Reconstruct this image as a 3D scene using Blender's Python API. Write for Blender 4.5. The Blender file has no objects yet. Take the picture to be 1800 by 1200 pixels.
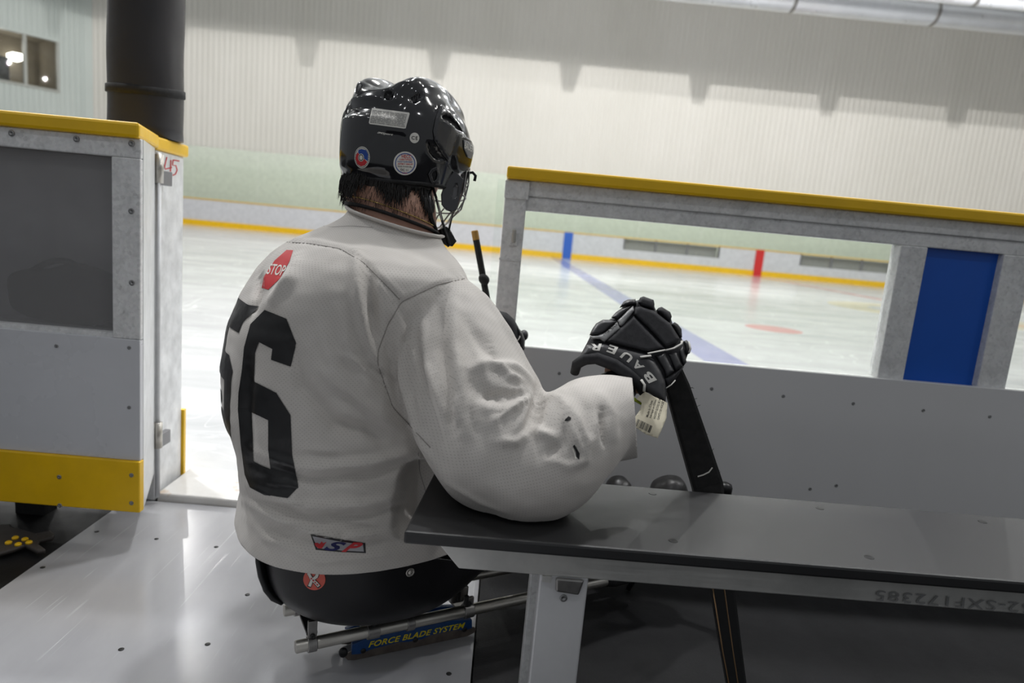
import bpy, bmesh, math, random
import numpy as np
from math import sin, cos, pi, radians, sqrt
from mathutils import Vector, Matrix
from mathutils.bvhtree import BVHTree

scn = bpy.context.scene
col = scn.collection
random.seed(5)
rng = np.random.RandomState(7)

# ------------------------------------------------------------------ camera
CAM_H = .88; FPX = 1175.0
YAW = radians(1.0); PIT = radians(9.4); ROL = radians(5.23)
CAM = Vector((0, 0, CAM_H))
Fv = Vector((sin(YAW)*cos(PIT), cos(YAW)*cos(PIT), -sin(PIT)))
r0 = Vector((cos(YAW), -sin(YAW), 0)); u0 = r0.cross(Fv)
Rv = r0*cos(ROL) + u0*sin(ROL); Uv = u0*cos(ROL) - r0*sin(ROL)
cd = bpy.data.cameras.new('camera'); cam = bpy.data.objects.new('camera', cd); col.objects.link(cam)
cam.matrix_world = Matrix(((Rv.x, Uv.x, -Fv.x, 0), (Rv.y, Uv.y, -Fv.y, 0), (Rv.z, Uv.z, -Fv.z, CAM_H), (0, 0, 0, 1)))
cd.sensor_width = 36; cd.lens = FPX/1800*36; cd.clip_start = .02; cd.clip_end = 200
cd.dof.use_dof = True; cd.dof.focus_distance = 1.22; cd.dof.aperture_fstop = 3.6
scn.camera = cam

# ------------------------------------------------------------------ exposure, world, hall lights and added fills
scn.view_settings.view_transform = 'Standard'; scn.view_settings.look = 'None'
scn.view_settings.gamma = 1.0; scn.view_settings.use_curve_mapping = False
scn.view_settings.exposure = 0.0
w = bpy.data.worlds.new('hall_air'); scn.world = w; w.use_nodes = True
w.node_tree.nodes['Background'].inputs[0].default_value = (.92, .96, 1, 1)
w.node_tree.nodes['Background'].inputs[1].default_value = .27

def lamp(kind, name, loc, energy, color=(1, 1, 1), size=None, size_y=None, rot=(0, 0, 0), radius=None, spread=None):
    d = bpy.data.lights.new(name, kind); d.energy = energy; d.color = color
    if kind == 'AREA':
        d.shape = 'RECTANGLE'; d.size = size; d.size_y = size_y or size
        if spread: d.spread = spread
    if radius is not None: d.shadow_soft_size = radius
    o = bpy.data.objects.new(name, d); o.location = loc; o.rotation_euler = rot; col.objects.link(o); return o

# rows of high-bay lamps hanging over the ice, then added fill rows near the bench
for j, (Y, P) in enumerate(((3.5, 50), (8.5, 125), (13.5, 150))):
    for i in range(6):
        lamp('AREA', 'high_bay_lamp', (-13 + i*6.2, Y, 9.4), P*.78, (1, .985, .95), .9, .4, spread=radians(140))
for i in range(3):
    lamp('AREA', 'bench_fill', (-4.6 + i*4.2, -1.2, 5.2), 14, (.97, .98, 1), .35, .2)  # added fill row behind the camera for the surfaces facing it
    lamp('AREA', 'overhead_fill', (-4.2 + i*4.6, 2.9, 6.0), 105, (.98, .985, 1), .3, .2)  # added overhead fill row that brightens upward-facing surfaces
lamp('AREA', 'gate_lamp', (-3.4, 4.2, 6.5), 205, (.98, .99, 1), .22, .22, rot=(radians(-20), radians(-25), 0))
TOOTH_X = [1.75 + 5.1*k for k in range(-4, 5)]
for X in TOOTH_X:
    lamp('POINT', 'wall_wash_fill', (X, 17, 8.1), 360, (1, .985, .96), radius=.02)  # added row that brightens the far wall up to the beam's edge
lamp('SPOT', 'tooth_shadow_spot', (3, 8, 8.72), 5600, (1, .985, .96), radius=.04, rot=(radians(83), 0, 0))  # added spot that throws the tooth shadows onto the far wall
bpy.data.lights['tooth_shadow_spot'].spot_size = radians(115); bpy.data.lights['tooth_shadow_spot'].spot_blend = .5

# ------------------------------------------------------------------ helpers
def ray(x, y): return Fv + Rv*((x-900)/FPX) + Uv*((600-y)/FPX)
def PX(x, y, D): return CAM + ray(x, y)*D
def onZ(x, y, z): d = ray(x, y); return CAM + d*((z-CAM_H)/d.z)
def onY(x, y, Y): d = ray(x, y); return CAM + d*(Y/d.y)
def onX(x, y, X): d = ray(x, y); return CAM + d*(X/d.x)
def proj(V):
    d = np.asarray(V, float) - np.array(CAM); z = d @ np.array(Fv)
    return 900 + FPX*(d @ np.array(Rv))/z, 600 - FPX*(d @ np.array(Uv))/z, z

def tag(o, label=None, cat=None, group=None, kind=None):
    if label: o['label'] = label
    if cat: o['category'] = cat
    if group: o['group'] = group
    if kind: o['kind'] = kind
    return o
def thing(name, loc, label, cat, group=None, kind=None):
    o = bpy.data.objects.new(name, None); o.location = Vector(loc); o.empty_display_size = .1; col.objects.link(o)
    o['org'] = list(loc)
    return tag(o, label, cat, group, kind)
def origin_of(o):
    v = Vector((0, 0, 0))
    while o is not None:
        v += o.location; o = o.parent
    return v
def link_mesh(me, name, mat, parent=None, smooth=False, label=None, origin=None):
    """verts of me are in world space; the object gets its own origin and its parent"""
    o = bpy.data.objects.new(name, me); col.objects.link(o)
    n = len(me.vertices); co = np.empty(n*3); me.vertices.foreach_get('co', co); co = co.reshape(-1, 3)
    if origin is None:
        c = (co.min(0)+co.max(0))/2; c[2] = co[:, 2].min(); origin = Vector(c)
    origin = Vector(origin)
    co -= np.array(origin); me.vertices.foreach_set('co', co.ravel())
    if parent is not None:
        o.parent = parent; o.location = origin - origin_of(parent)
    else: o.location = origin
    if mat is not None:
        for m in (mat if isinstance(mat, (list, tuple)) else [mat]): me.materials.append(m)
    if smooth: me.polygons.foreach_set('use_smooth', [True]*len(me.polygons))
    me.update()
    if label: o['label'] = label
    return o
def mk(name, V, Fc, mat, parent=None, smooth=False, bevel=0, label=None, **k):
    me = bpy.data.meshes.new(name); me.from_pydata([tuple(v) for v in V], [], [tuple(f) for f in Fc]); me.update()
    bm = bmesh.new(); bm.from_mesh(me); bmesh.ops.recalc_face_normals(bm, faces=bm.faces); bm.to_mesh(me); bm.free()
    o = link_mesh(me, name, mat, parent, smooth, label, **k)
    if bevel: bev(o, bevel)
    return o
def bev(o, wd, seg=2):
    m = o.modifiers.new('bevel', 'BEVEL'); m.width = wd; m.segments = seg; m.limit_method = 'ANGLE'; m.angle_limit = radians(35)
    m.harden_normals = False
    return o
class G:
    def __init__(s): s.v = []; s.f = []
    def add(s, V, Fc):
        n = len(s.v); s.v += [Vector(v) for v in V]; s.f += [tuple(i+n for i in f) for f in Fc]; return s
    def box(s, x0, x1, y0, y1, z0, z1, M=None):
        V = [Vector((x, y, z)) for z in (z0, z1) for y in (y0, y1) for x in (x0, x1)]
        if M is not None: V = [M @ v for v in V]
        return s.add(V, [(0, 1, 3, 2), (4, 6, 7, 5), (0, 4, 5, 1), (2, 3, 7, 6), (0, 2, 6, 4), (1, 5, 7, 3)])
    def prism(s, poly, z0, z1, M=None):
        n = len(poly); V = [Vector((p[0], p[1], z)) for z in (z0, z1) for p in poly]
        if M is not None: V = [M @ v for v in V]
        return s.add(V, [tuple(range(n))[::-1], tuple(range(n, 2*n))] + [(i, (i+1) % n, n+(i+1) % n, n+i) for i in range(n)])
    def tube(s, pts, r, seg=10, cap=True, closed=False, flat=None):
        pts = [Vector(p) for p in pts]; n = len(pts)
        rs = r if isinstance(r, (list, tuple)) else [r]*n
        up = None; V = []
        for i, p in enumerate(pts):
            a = pts[(i-1) % n] if (closed or i > 0) else p
            b = pts[(i+1) % n] if (closed or i < n-1) else p
            t = (b-a).normalized()
            if up is None:
                up = t.cross(Vector((0, 0, 1)))
                if up.length < .1: up = t.cross(Vector((1, 0, 0)))
                up.normalize()
            up = (up - t*up.dot(t)).normalized(); bt = t.cross(up)
            for k in range(seg):
                an = 2*pi*k/seg; q = up*cos(an)*rs[i] + bt*sin(an)*rs[i]*(flat or 1)
                V.append(p+q)
        F = []
        for i in range(n if closed else n-1):
            j = (i+1) % n
            for k in range(seg): F.append((i*seg+k, i*seg+(k+1) % seg, j*seg+(k+1) % seg, j*seg+k))
        if cap and not closed: F += [tuple(range(seg))[::-1], tuple(range((n-1)*seg, n*seg))]
        return s.add(V, F)
    def lathe(s, prof, M=None, seg=24):
        V = []
        for (r, z) in prof:
            for k in range(seg): V.append(Vector((r*cos(2*pi*k/seg), r*sin(2*pi*k/seg), z)))
        if M is not None: V = [M @ v for v in V]
        n = len(prof); F = []
        for i in range(n-1):
            for k in range(seg): F.append((i*seg+k, i*seg+(k+1) % seg, (i+1)*seg+(k+1) % seg, (i+1)*seg+k))
        F += [tuple(range(seg))[::-1], tuple(range((n-1)*seg, n*seg))]
        return s.add(V, F)
    def ellip(s, c, ax, M=None, nu=24, nv=14, e=1.0):
        """superellipsoid, M rotates"""
        V = []; F = []
        def pw(a): return math.copysign(abs(a)**e, a)
        for j in range(1, nv):
            ph = -pi/2+pi*j/nv
            for i in range(nu):
                th = 2*pi*i/nu
                v = Vector((ax[0]*pw(cos(ph))*pw(cos(th)), ax[1]*pw(cos(ph))*pw(sin(th)), ax[2]*pw(sin(ph))))
                V.append(Vector(c) + (M @ v if M is not None else v))
        b = len(V)
        for sg in (-1, 1):
            v = Vector((0, 0, sg*ax[2])); V.append(Vector(c) + (M @ v if M is not None else v))
        for j in range(nv-2):
            for i in range(nu): F.append((j*nu+i, j*nu+(i+1) % nu, (j+1)*nu+(i+1) % nu, (j+1)*nu+i))
        for i in range(nu):
            F.append((b, (i+1) % nu, i)); F.append((b+1, (nv-2)*nu+i, (nv-2)*nu+(i+1) % nu))
        return s.add(V, F)
    def obj(s, name, mat, parent=None, smooth=False, bevel=0, label=None, **k):
        return mk(name, s.v, s.f, mat, parent, smooth, bevel, label, **k)
def frame(zaxis, xhint=(1, 0, 0), loc=(0, 0, 0)):
    z = Vector(zaxis).normalized(); x = Vector(xhint); x = (x - z*x.dot(z)).normalized(); y = z.cross(x)
    M = Matrix((x, y, z)).transposed().to_4x4(); M.translation = Vector(loc); return M
def autosmooth(o, ang=40):
    me = o.data
    me.polygons.foreach_set('use_smooth', [True]*len(me.polygons))
    try: me.set_sharp_from_angle(angle=radians(ang))
    except Exception: pass
    return o

# ------------------------------------------------------------------ materials
def srgb(r, g, b):
    f = lambda c: c/12.92 if c <= .04045 else ((c+.055)/1.055)**2.4
    return (f(r/255), f(g/255), f(b/255), 1)
class NT:
    def __init__(s, name):
        s.m = bpy.data.materials.new(name); s.m.use_nodes = True; s.t = s.m.node_tree
        s.b = s.t.nodes['Principled BSDF']
    def n(s, ty, **k):
        x = s.t.nodes.new(ty)
        for a, v in k.items():
            if isinstance(a, str) and hasattr(x, a): setattr(x, a, v)
        return x
    def l(s, a, b): s.t.links.new(a, b)
    def coord(s, kind='Object', scale=(1, 1, 1), rot=(0, 0, 0)):
        tc = s.n('ShaderNodeTexCoord'); mp = s.n('ShaderNodeMapping')
        mp.inputs['Scale'].default_value = scale; mp.inputs['Rotation'].default_value = rot
        s.l(tc.outputs[kind], mp.inputs[0]); return mp.outputs[0]
    def world(s, scale=(1, 1, 1), rot=(0, 0, 0)):
        g = s.n('ShaderNodeNewGeometry'); mp = s.n('ShaderNodeMapping')
        mp.inputs['Scale'].default_value = scale; mp.inputs['Rotation'].default_value = rot
        s.l(g.outputs['Position'], mp.inputs[0]); return mp.outputs[0]
    def noise(s, vec, sc, det=4, rough=.6, dist=0):
        x = s.n('ShaderNodeTexNoise'); x.inputs['Scale'].default_value = sc; x.inputs['Detail'].default_value = det
        x.inputs['Roughness'].default_value = rough; x.inputs['Distortion'].default_value = dist
        s.l(vec, x.inputs['Vector']); return x.outputs[0]
    def ramp(s, fac, stops):
        x = s.n('ShaderNodeValToRGB'); e = x.color_ramp.elements
        while len(e) < len(stops): e.new(.5)
        for i, (p, c) in enumerate(stops):
            e[i].position = p; e[i].color = c if isinstance(c, tuple) else (c, c, c, 1)
        s.l(fac, x.inputs[0]); return x.outputs[0]
    def math(s, op, a, b=None, c=None):
        x = s.n('ShaderNodeMath'); x.operation = op
        for i, v in enumerate((a, b, c)):
            if v is None: continue
            if isinstance(v, (int, float)): x.inputs[i].default_value = v
            else: s.l(v, x.inputs[i])
        return x.outputs[0]
    def mix(s, fac, a, b):
        x = s.n('ShaderNodeMix'); x.data_type = 'RGBA'
        for sock, v in ((x.inputs[0], fac), (x.inputs[6], a), (x.inputs[7], b)):
            if isinstance(v, (int, float)): sock.default_value = v
            elif isinstance(v, tuple): sock.default_value = v
            else: s.l(v, sock)
        return x.outputs[2]
    def bump(s, h, st=.2, dist=.001, nrm=None):
        x = s.n('ShaderNodeBump'); x.inputs['Strength'].default_value = st; x.inputs['Distance'].default_value = dist
        s.l(h, x.inputs['Height'])
        if nrm is not None: s.l(nrm, x.inputs['Normal'])
        s.l(x.outputs[0], s.b.inputs['Normal']); return x.outputs[0]
    def base(s, c): (s.l(c, s.b.inputs['Base Color']) if not isinstance(c, tuple) else setattr(s.b.inputs['Base Color'], 'default_value', c))
def mat(name, colr, rough=.5, metal=0, var=.06, vs=8, bump=0, bs=60, bd=.0006, spec=.5, coat=0, rvar=.08, emit=None):
    """plain procedural material: base colour with slight noise variation, roughness variation and optional bump"""
    N = NT(name); v = N.coord('Object')
    nz = N.noise(v, vs, 5)
    d = tuple(max(0, c*(1-var*1.6)) for c in colr[:3])+(1,); u = tuple(min(1, c*(1+var)) for c in colr[:3])+(1,)
    N.base(N.ramp(nz, [(.3, d), (.7, u)]))
    N.b.inputs['Metallic'].default_value = metal
    N.l(N.ramp(N.noise(v, vs*2.3, 4), [(.3, max(0, rough-rvar)), (.7, min(1, rough+rvar))]), N.b.inputs['Roughness'])
    N.b.inputs['Specular IOR Level'].default_value = spec
    if coat: N.b.inputs['Coat Weight'].default_value = coat; N.b.inputs['Coat Roughness'].default_value = .05
    if bump: N.bump(N.noise(v, bs, 6), bump, bd)
    if emit: N.b.inputs['Emission Color'].default_value = emit[0]; N.b.inputs['Emission Strength'].default_value = emit[1]
    return N.m

M = {}
M['white_plastic'] = mat('white_plastic', srgb(206, 207, 211), .28, var=.03, vs=3, bump=.05, bs=14)
M['cream_plastic'] = mat('cream_plastic', srgb(226, 222, 214), .35, var=.05, vs=6)
M['yellow'] = mat('yellow_plastic', srgb(238, 190, 14), .42, var=.05, vs=10, bump=.05, bs=90)
M['blue_panel'] = mat('blue_plastic', srgb(6, 86, 188), .4, var=.05, vs=3)
M['blue_mark'] = mat('blue_mark', srgb(30, 92, 190), .4)
M['red_mark'] = mat('red_mark', srgb(205, 40, 40), .4)
M['black_plastic'] = mat('black_plastic', (.009, .009, .010, 1), .35, var=.2, spec=.35)
M['gloss_black'] = mat('gloss_black', (.008, .008, .010, 1), .12, var=.2, vs=30, rvar=.05, coat=.6)
M['matte_black'] = mat('matte_black', (.010, .010, .011, 1), .75, var=.25, vs=40, bump=.15, bs=300)
M['dark_grey'] = mat('dark_grey', (.05, .05, .055, 1), .45)
M['mid_grey'] = mat('mid_grey', (.20, .20, .21, 1), .4)
M['rubber'] = mat('rubber_mat', (.008, .008, .009, 1), .62, var=.35, vs=5, bump=.5, bs=220, bd=.001, spec=.3)
M['steel'] = mat('steel', (.50, .48, .44, 1), .36, .9, var=.10, vs=14, bump=.05, bs=200, bd=.0003, rvar=.08)
M['dull_steel'] = mat('dull_steel', (.33, .32, .31, 1), .42, 1, var=.2, vs=25, bump=.15, bs=90)
M['duct'] = mat('duct_metal', (.72, .74, .78, 1), .35, .7, var=.05, vs=2)
M['screw'] = mat('screw_metal', (.30, .30, .30, 1), .4, .9)
M['screw_black'] = mat('screw_black', (.02, .02, .02, 1), .4, .3)
M['white_print'] = mat('white_print', srgb(225, 222, 214), .6, var=.05)
M['red_print'] = mat('red_print', srgb(196, 44, 50), .6, var=.05)
M['blue_print'] = mat('blue_print', srgb(30, 70, 150), .6, var=.05)
M['navy_print'] = mat('navy_print', srgb(30, 32, 90), .7, var=.05)
M['black_print'] = mat('black_print', (.012, .012, .013, 1), .45, var=.2, vs=30, bump=.1, bs=60, bd=.002)
M['grey_print'] = mat('grey_print', srgb(120, 120, 120), .6)
M['gold'] = mat('gold_chain', srgb(214, 190, 120), .25, 1)
M['paper'] = mat('tag_paper', srgb(222, 214, 190), .75, var=.05, vs=40)
M['tape_tan'] = mat('tape_tan', srgb(176, 134, 62), .7, bump=.2, bs=200)
M['wood_edge'] = mat('wood_edge', srgb(150, 118, 84), .6, bump=.2, bs=100)
M['lime'] = mat('lime_trim', srgb(170, 190, 30), .5)
M['white_trim'] = mat('white_trim', srgb(196, 194, 188), .5, var=.08, vs=40)
M['orange_sticker'] = mat('orange_sticker', srgb(214, 92, 76), .55, var=.04)
# ------------------------------------------------------------------ special setting materials
def galv(name='galvanised_steel'):
    N = NT(name); v = N.coord('Object')
    big = N.noise(v, 22, 6, .65, .8); fine = N.noise(N.coord('Object', (1, 1, 4)), 45, 5, .6)
    vor = N.n('ShaderNodeTexVoronoi'); vor.inputs['Scale'].default_value = 140; N.l(v, vor.inputs['Vector'])
    c1 = N.ramp(big, [(.28, (.56, .57, .55, 1)), (.5, (.72, .73, .70, 1)), (.75, (.84, .84, .81, 1))])
    N.base(N.mix(.22, c1, vor.outputs['Color'])); 
    h = N.n('ShaderNodeHueSaturation'); h.inputs['Saturation'].default_value = .06
    N.l(N.mix(.18, c1, vor.outputs['Color']), h.inputs['Color']); N.base(h.outputs[0])
    N.b.inputs['Metallic'].default_value = .08
    N.l(N.ramp(fine, [(.3, .38), (.7, .62)]), N.b.inputs['Roughness'])
    N.bump(fine, .25, .0006); return N.m
M['galv'] = galv()
def alum():
    N = NT('brushed_aluminium'); v = N.coord('Object', (2, 60, 60)); v2 = N.coord('Object')
    N.base(N.ramp(N.noise(v2, 9, 5), [(.3, (.5, .5, .48, 1)), (.7, (.70, .69, .66, 1))]))
    N.b.inputs['Metallic'].default_value = .6
    N.l(N.ramp(N.noise(v, 6, 4), [(.3, .32), (.7, .5)]), N.b.inputs['Roughness'])
    N.bump(N.noise(v, 10, 4), .1, .0003); return N.m
M['alum'] = alum()
def ice_mat():
    N = NT('ice'); g = N.n('ShaderNodeNewGeometry'); sp = N.n('ShaderNodeSeparateXYZ'); N.l(g.outputs['Position'], sp.inputs[0])
    X, Y = sp.outputs[0], sp.outputs[1]
    n1 = N.noise(N.world((.35, 1.3, 1)), 1.1, 6, .7, .7); n2 = N.noise(N.world((.8, 2.2, 1), (0, 0, .35)), 3.2, 7, .75, 1.2)
    c = N.ramp(n1, [(.25, (.50, .515, .53, 1)), (.6, (.66, .67, .68, 1)), (.85, (.74, .75, .76, 1))])
    c = N.mix(N.ramp(n2, [(.54, 0.0), (.66, .55)]), c, (.82, .83, .85, 1))
    # skate cuts: thin lines where a warped noise field crosses a level
    for (sc, rot, el) in ((.9, .5, .35), (1.6, 2.0, .5), (2.3, 1.1, .25)):
        f_ = N.noise(N.world((1, el, 1), (0, 0, rot)), sc, 1.2, .4, .8)
        m_ = N.noise(N.world((1, 1, 1), (0, 0, rot)), 1.3, 2)
        ln = N.math('LESS_THAN', N.math('ABSOLUTE', N.math('SUBTRACT', f_, .5)), .0035)
        c = N.mix(N.math('MULTIPLY', ln, N.ramp(m_, [(.45, 0.0), (.6, .55)])), c, (1, 1, 1, 1))
    def band(v, a, b, e=.02):
        p = N.math('SMOOTHSTEP' if False else 'GREATER_THAN', v, a); q = N.math('LESS_THAN', v, b); return N.math('MULTIPLY', p, q)
    fade = N.ramp(n2, [(.2, .5), (.8, .8)])
    c = N.mix(N.math('MULTIPLY', band(X, 1.62, 1.98), fade), c, (.16, .17, .50, 1))
    c = N.mix(N.math('MULTIPLY', band(X, 9.3, 9.62), fade), c, (.72, .10, .12, 1))
    def disc(cx, cy, r0_, r1_):
        dx = N.math('SUBTRACT', X, cx); dy = N.math('SUBTRACT', Y, cy)
        d = N.math('SQRT', N.math('ADD', N.math('MULTIPLY', dx, dx), N.math('MULTIPLY', dy, dy)))
        return band(d, r0_, r1_)
    c = N.mix(N.math('MULTIPLY', disc(3.25, 7.93, -1, .33), fade), c, (.66, .12, .12, 1))
    c = N.mix(N.math('MULTIPLY', disc(8.4, 13.0, 1.15, 1.9), .45), c, (.70, .58, .22, 1))
    c = N.mix(N.math('MULTIPLY', disc(8.4, 13.0, -1, 1.15), .25), c, (.45, .45, .42, 1))
    N.base(c)
    N.l(N.ramp(n1, [(.3, .10), (.8, .26)]), N.b.inputs['Roughness']); N.b.inputs['Specular IOR Level'].default_value = .45
    N.bump(N.math('ADD', n2, N.noise(N.world((1, .4, 1)), 9, 5)), .12, .004); return N.m
M['ice'] = ice_mat()
def sheet_mat():
    N = NT('white_floor_sheet'); 
    n1 = N.noise(N.world((1.2, .5, 1), (0, 0, .5)), 3, 5, .6, .4)
    c = N.ramp(n1, [(.3, (.36, .36, .375, 1)), (.7, (.44, .44, .455, 1))])
    bm_ = None
    for (sc, rot, st, el) in ((110, .95, .22, .012), (80, 1.25, .18, .02), (130, .3, .14, .012)):
        s = N.noise(N.world((1, el, 1), (0, 0, rot)), sc, 2, .5, .2)
        m = N.noise(N.world((1, 1, 1), (0, 0, rot)), 5, 2)
        k = N.math('MULTIPLY', N.ramp(s, [(.66, 0.0), (.70, 1.0)]), N.ramp(m, [(.52, 0.0), (.62, 1.0)]))
        c = N.mix(N.math('MULTIPLY', k, st), c, (.92, .92, .93, 1))
        bm_ = k if bm_ is None else N.math('ADD', bm_, k)
    N.base(c); N.l(N.ramp(n1, [(.3, .12), (.7, .26)]), N.b.inputs['Roughness'])
    N.bump(N.math('ADD', bm_, N.noise(N.world(), 12, 3)), .08, .002); return N.m
M['sheet'] = sheet_mat()
def corr_mat(name, c0, c1):
    N = NT(name); n = N.noise(N.world((1, 1, .3)), .5, 4)
    N.base(N.ramp(n, [(.3, c0), (.7, c1)])); N.b.inputs['Roughness'].default_value = .55; return N.m
M['wall'] = corr_mat('wall_sheeting', srgb(214, 211, 203), srgb(222, 219, 212))
M['wall_l'] = corr_mat('wall_sheeting_grey', srgb(190, 198, 194), srgb(200, 207, 203))
def glass_mat(name, tint, refl=.08, rough=.02, haze=0):
    N = NT(name); t = N.t
    tb = N.n('ShaderNodeBsdfTransparent'); tb.inputs[0].default_value = tint
    gb = N.n('ShaderNodeBsdfGlossy'); gb.inputs['Roughness'].default_value = rough
    nz = N.noise(N.coord('Object'), 14, 5, .7, .5)
    fr = N.n('ShaderNodeFresnel'); fr.inputs[0].default_value = 1.45
    fac = N.math('ADD', N.math('MULTIPLY', fr.outputs[0], refl*6), N.math('MULTIPLY', N.ramp(nz, [(.5, 0.0), (.9, .06)]), 1.0))
    mx = N.n('ShaderNodeMixShader'); N.l(fac, mx.inputs[0]); N.l(tb.outputs[0], mx.inputs[1]); N.l(gb.outputs[0], mx.inputs[2])
    if haze:
        df = N.n('ShaderNodeBsdfDiffuse'); df.inputs[0].default_value = (.75, .74, .73, 1); m2 = N.n('ShaderNodeMixShader'); m2.inputs[0].default_value = haze
        N.l(mx.outputs[0], m2.inputs[1]); N.l(df.outputs[0], m2.inputs[2]); mx = m2
    out = [x for x in t.nodes if x.type == 'OUTPUT_MATERIAL'][0]; N.l(mx.outputs[0], out.inputs[0]); return N.m
M['glass'] = glass_mat('clear_glass', (.97, .985, .975, 1))
M['glass_far'] = glass_mat('green_glass', (.965, .98, .96, 1), .05)
M['glass_dark'] = glass_mat('scuffed_glass', (.80, .80, .82, 1), .12, .12, .20)

# ------------------------------------------------------------------ the hall
G().box(-30, 34, -6, 1.97, -.06, -.012).obj('floor', M['rubber'])['kind'] = 'structure'
tag(G().box(-30, 34, 2.08, 28, -.06, 0).obj('ice_surface', M['ice']), kind='structure')
def corrugated(name, p0, p1, z0, z1, pitch, depth, m):
    p0 = Vector(p0+(0,)); p1 = Vector(p1+(0,)); d = (p1-p0); L = d.length; d.normalize(); nrm = Vector((-d.y, d.x, 0))
    V = []; F = []; n = int(L/pitch)
    xs = []
    for i in range(n): xs += [(i*pitch, 0), (i*pitch+pitch*.35, 0), (i*pitch+pitch*.5, depth), (i*pitch+pitch*.85, depth)]
    xs.append((n*pitch, 0))
    for (a, b) in xs:
        q = p0+d*a+nrm*b; V += [(q.x, q.y, z0), (q.x, q.y, z1)]
    for i in range(len(xs)-1): F.append((2*i, 2*i+2, 2*i+3, 2*i+1))
    o = mk(name, V, F, m); o['kind'] = 'structure'; return o
K = 1.0226
WC = Vector((-16.3*K, 26.6*K, 0)); WD = Vector((.94, 1.2, 0)).normalized()
corrugated('wall_back', (WC.x, WC.y), (34, 27.2), -.05, 12, .21, -.012, M['wall'])
# diagonal wall with the office window
WN = Vector((WD.y, -WD.x, 0))         # into the hall
wA = WC - WD*1.35; wB = WC - WD*9
def wpt(t, z, n=0): q = WC - WD*t + WN*n; return Vector((q.x, q.y, z))
zt, zb = 6.14*K - .02, 4.36*K
t1 = 1.05*K; t0_ = 2.55*K
g = G()
def wbox(g, ta, tb, za, zb_, na, nb):
    V = [wpt(t, z, n) for z in (za, zb_) for n in (na, nb) for t in (ta, tb)]
    g.add(V, [(0, 1, 3, 2), (4, 6, 7, 5), (0, 4, 5, 1), (2, 3, 7, 6), (0, 2, 6, 4), (1, 5, 7, 3)]); return g
g = G(); d_ = []
def wcorr(g, ta, tb, za, zb_):
    t = ta; i = 0
    while t < tb-1e-6:
        e = min(t+.09, tb); n0 = .0 if i % 2 else .03
        wbox(g, t, e, za, zb_, -.12, n0); t = e; i += 1
wcorr(g, .25, t1, -.05, 12); wcorr(g, t1, 12, zt, 12); wcorr(g, t1, 12, -.05, zb); wcorr(g, t1+3.2, 12, zb, zt)
tag(g.obj('wall_left', M['wall_l']), kind='structure')
tag(wbox(G(), -.05, .25, -.05, 12, -.1, .06).obj('trim_1', M['wall_l']), kind='structure')
tag(wbox(wbox(G(), t1, t1+3.2, 7.6, 7.7, -2.6, -2.5) if 0 else G(), t1, t1+3.2, zt-.04, zt+.06, -.1, .07).obj('trim_2', M['wall_l']), kind='structure')
win = thing('window_1', wpt(t1+1.6, zb), None, None, kind='structure')
fr = G()
for (a, b) in ((t1, t1+.07), (t1+1.02, t1+1.12), (t1+2.1, t1+2.2), (t1+3.13, t1+3.2)): wbox(fr, a, b, zb, zt, -.1, .05)
wbox(fr, t1, t1+3.2, zb-.05, zb+.04, -.1, .06); wbox(fr, t1, t1+3.2, zt-.05, zt, -.1, .05)
fr.obj('window_frame', mat('window_frame_paint', srgb(170, 172, 166), .5), win)
wbox(G(), t1, t1+3.2, zb, zt, -.05, -.04).obj('window_glass', M['glass'], win)
# office room behind it
room = G(); M['office'] = mat('office_wall', srgb(120, 112, 98), .8)
wbox(room, t1-.3, t1+3.5, zb-1, zb-.9, -3, -.14); wbox(room, t1-.3, t1+3.5, zt+.3, zt+.4, -3, -.14)
wbox(room, t1-.4, t1-.3, zb-1, zt+.4, -3, -.14); wbox(room, t1+3.5, t1+3.6, zb-1, zt+.4, -3, -.14); wbox(room, t1-.4, t1+3.6, zb-1, zt+.4, -3.1, -3)
tag(room.obj('wall_office', M['office']), kind='structure')
tag(wbox(G(), t1+1.35, t1+3.0, zb-.88, zb+.95, -1.2, -.7).obj('office_cabinet', M['black_plastic']), 'dark cabinet standing inside the upper left office window', 'cabinet')
M['lampglow'] = mat('office_lamp_glow', (.9, .9, .9, 1), .5, emit=((1, .97, .9, 1), 5))
tag(wbox(G(), t1+.45, t1+.80, zt-.62, zt-.40, -2.9, -2.2).obj('office_lamp', M['lampglow']), 'small bright white lamp glowing inside the office window', 'lamp')
ol = lamp('POINT', 'office_light', wpt(t1+1.4, zt-.3, -1.6), 26, (1, .95, .85), radius=.2)

# ceiling deck and right end wall
tag(G().box(-30, 34, 2.5, 28.6, 12, 12.1).obj('ceiling', corr_mat('ceiling_deck', srgb(170, 172, 172), srgb(184, 186, 186))), kind='structure')
corrugated('wall_right', (30, 27.6), (30, -2), -.05, 12, .3, .03, M['wall'])
# added unseen shade beams; the tabs shape the toothed shadow on the wall
g = G().box(-26, 30, 17.4, 17.46, 8.0725, 9.1).box(-8, 12, 14, 14.06, 8.3075, 9.4)
for X in TOOTH_X:
    c = 3+(X-3)*.3125
    g.prism([(c-.145, -8.32), (c+.145, -8.32), (c+.065, -7.98), (c-.065, -7.98)], 14.01, 14.05, Matrix(((1, 0, 0, 0), (0, 0, 1, 0), (0, -1, 0, 0), (0, 0, 0, 1))))
tag(g.obj('shade_beam', M['duct']), kind='structure')

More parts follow.
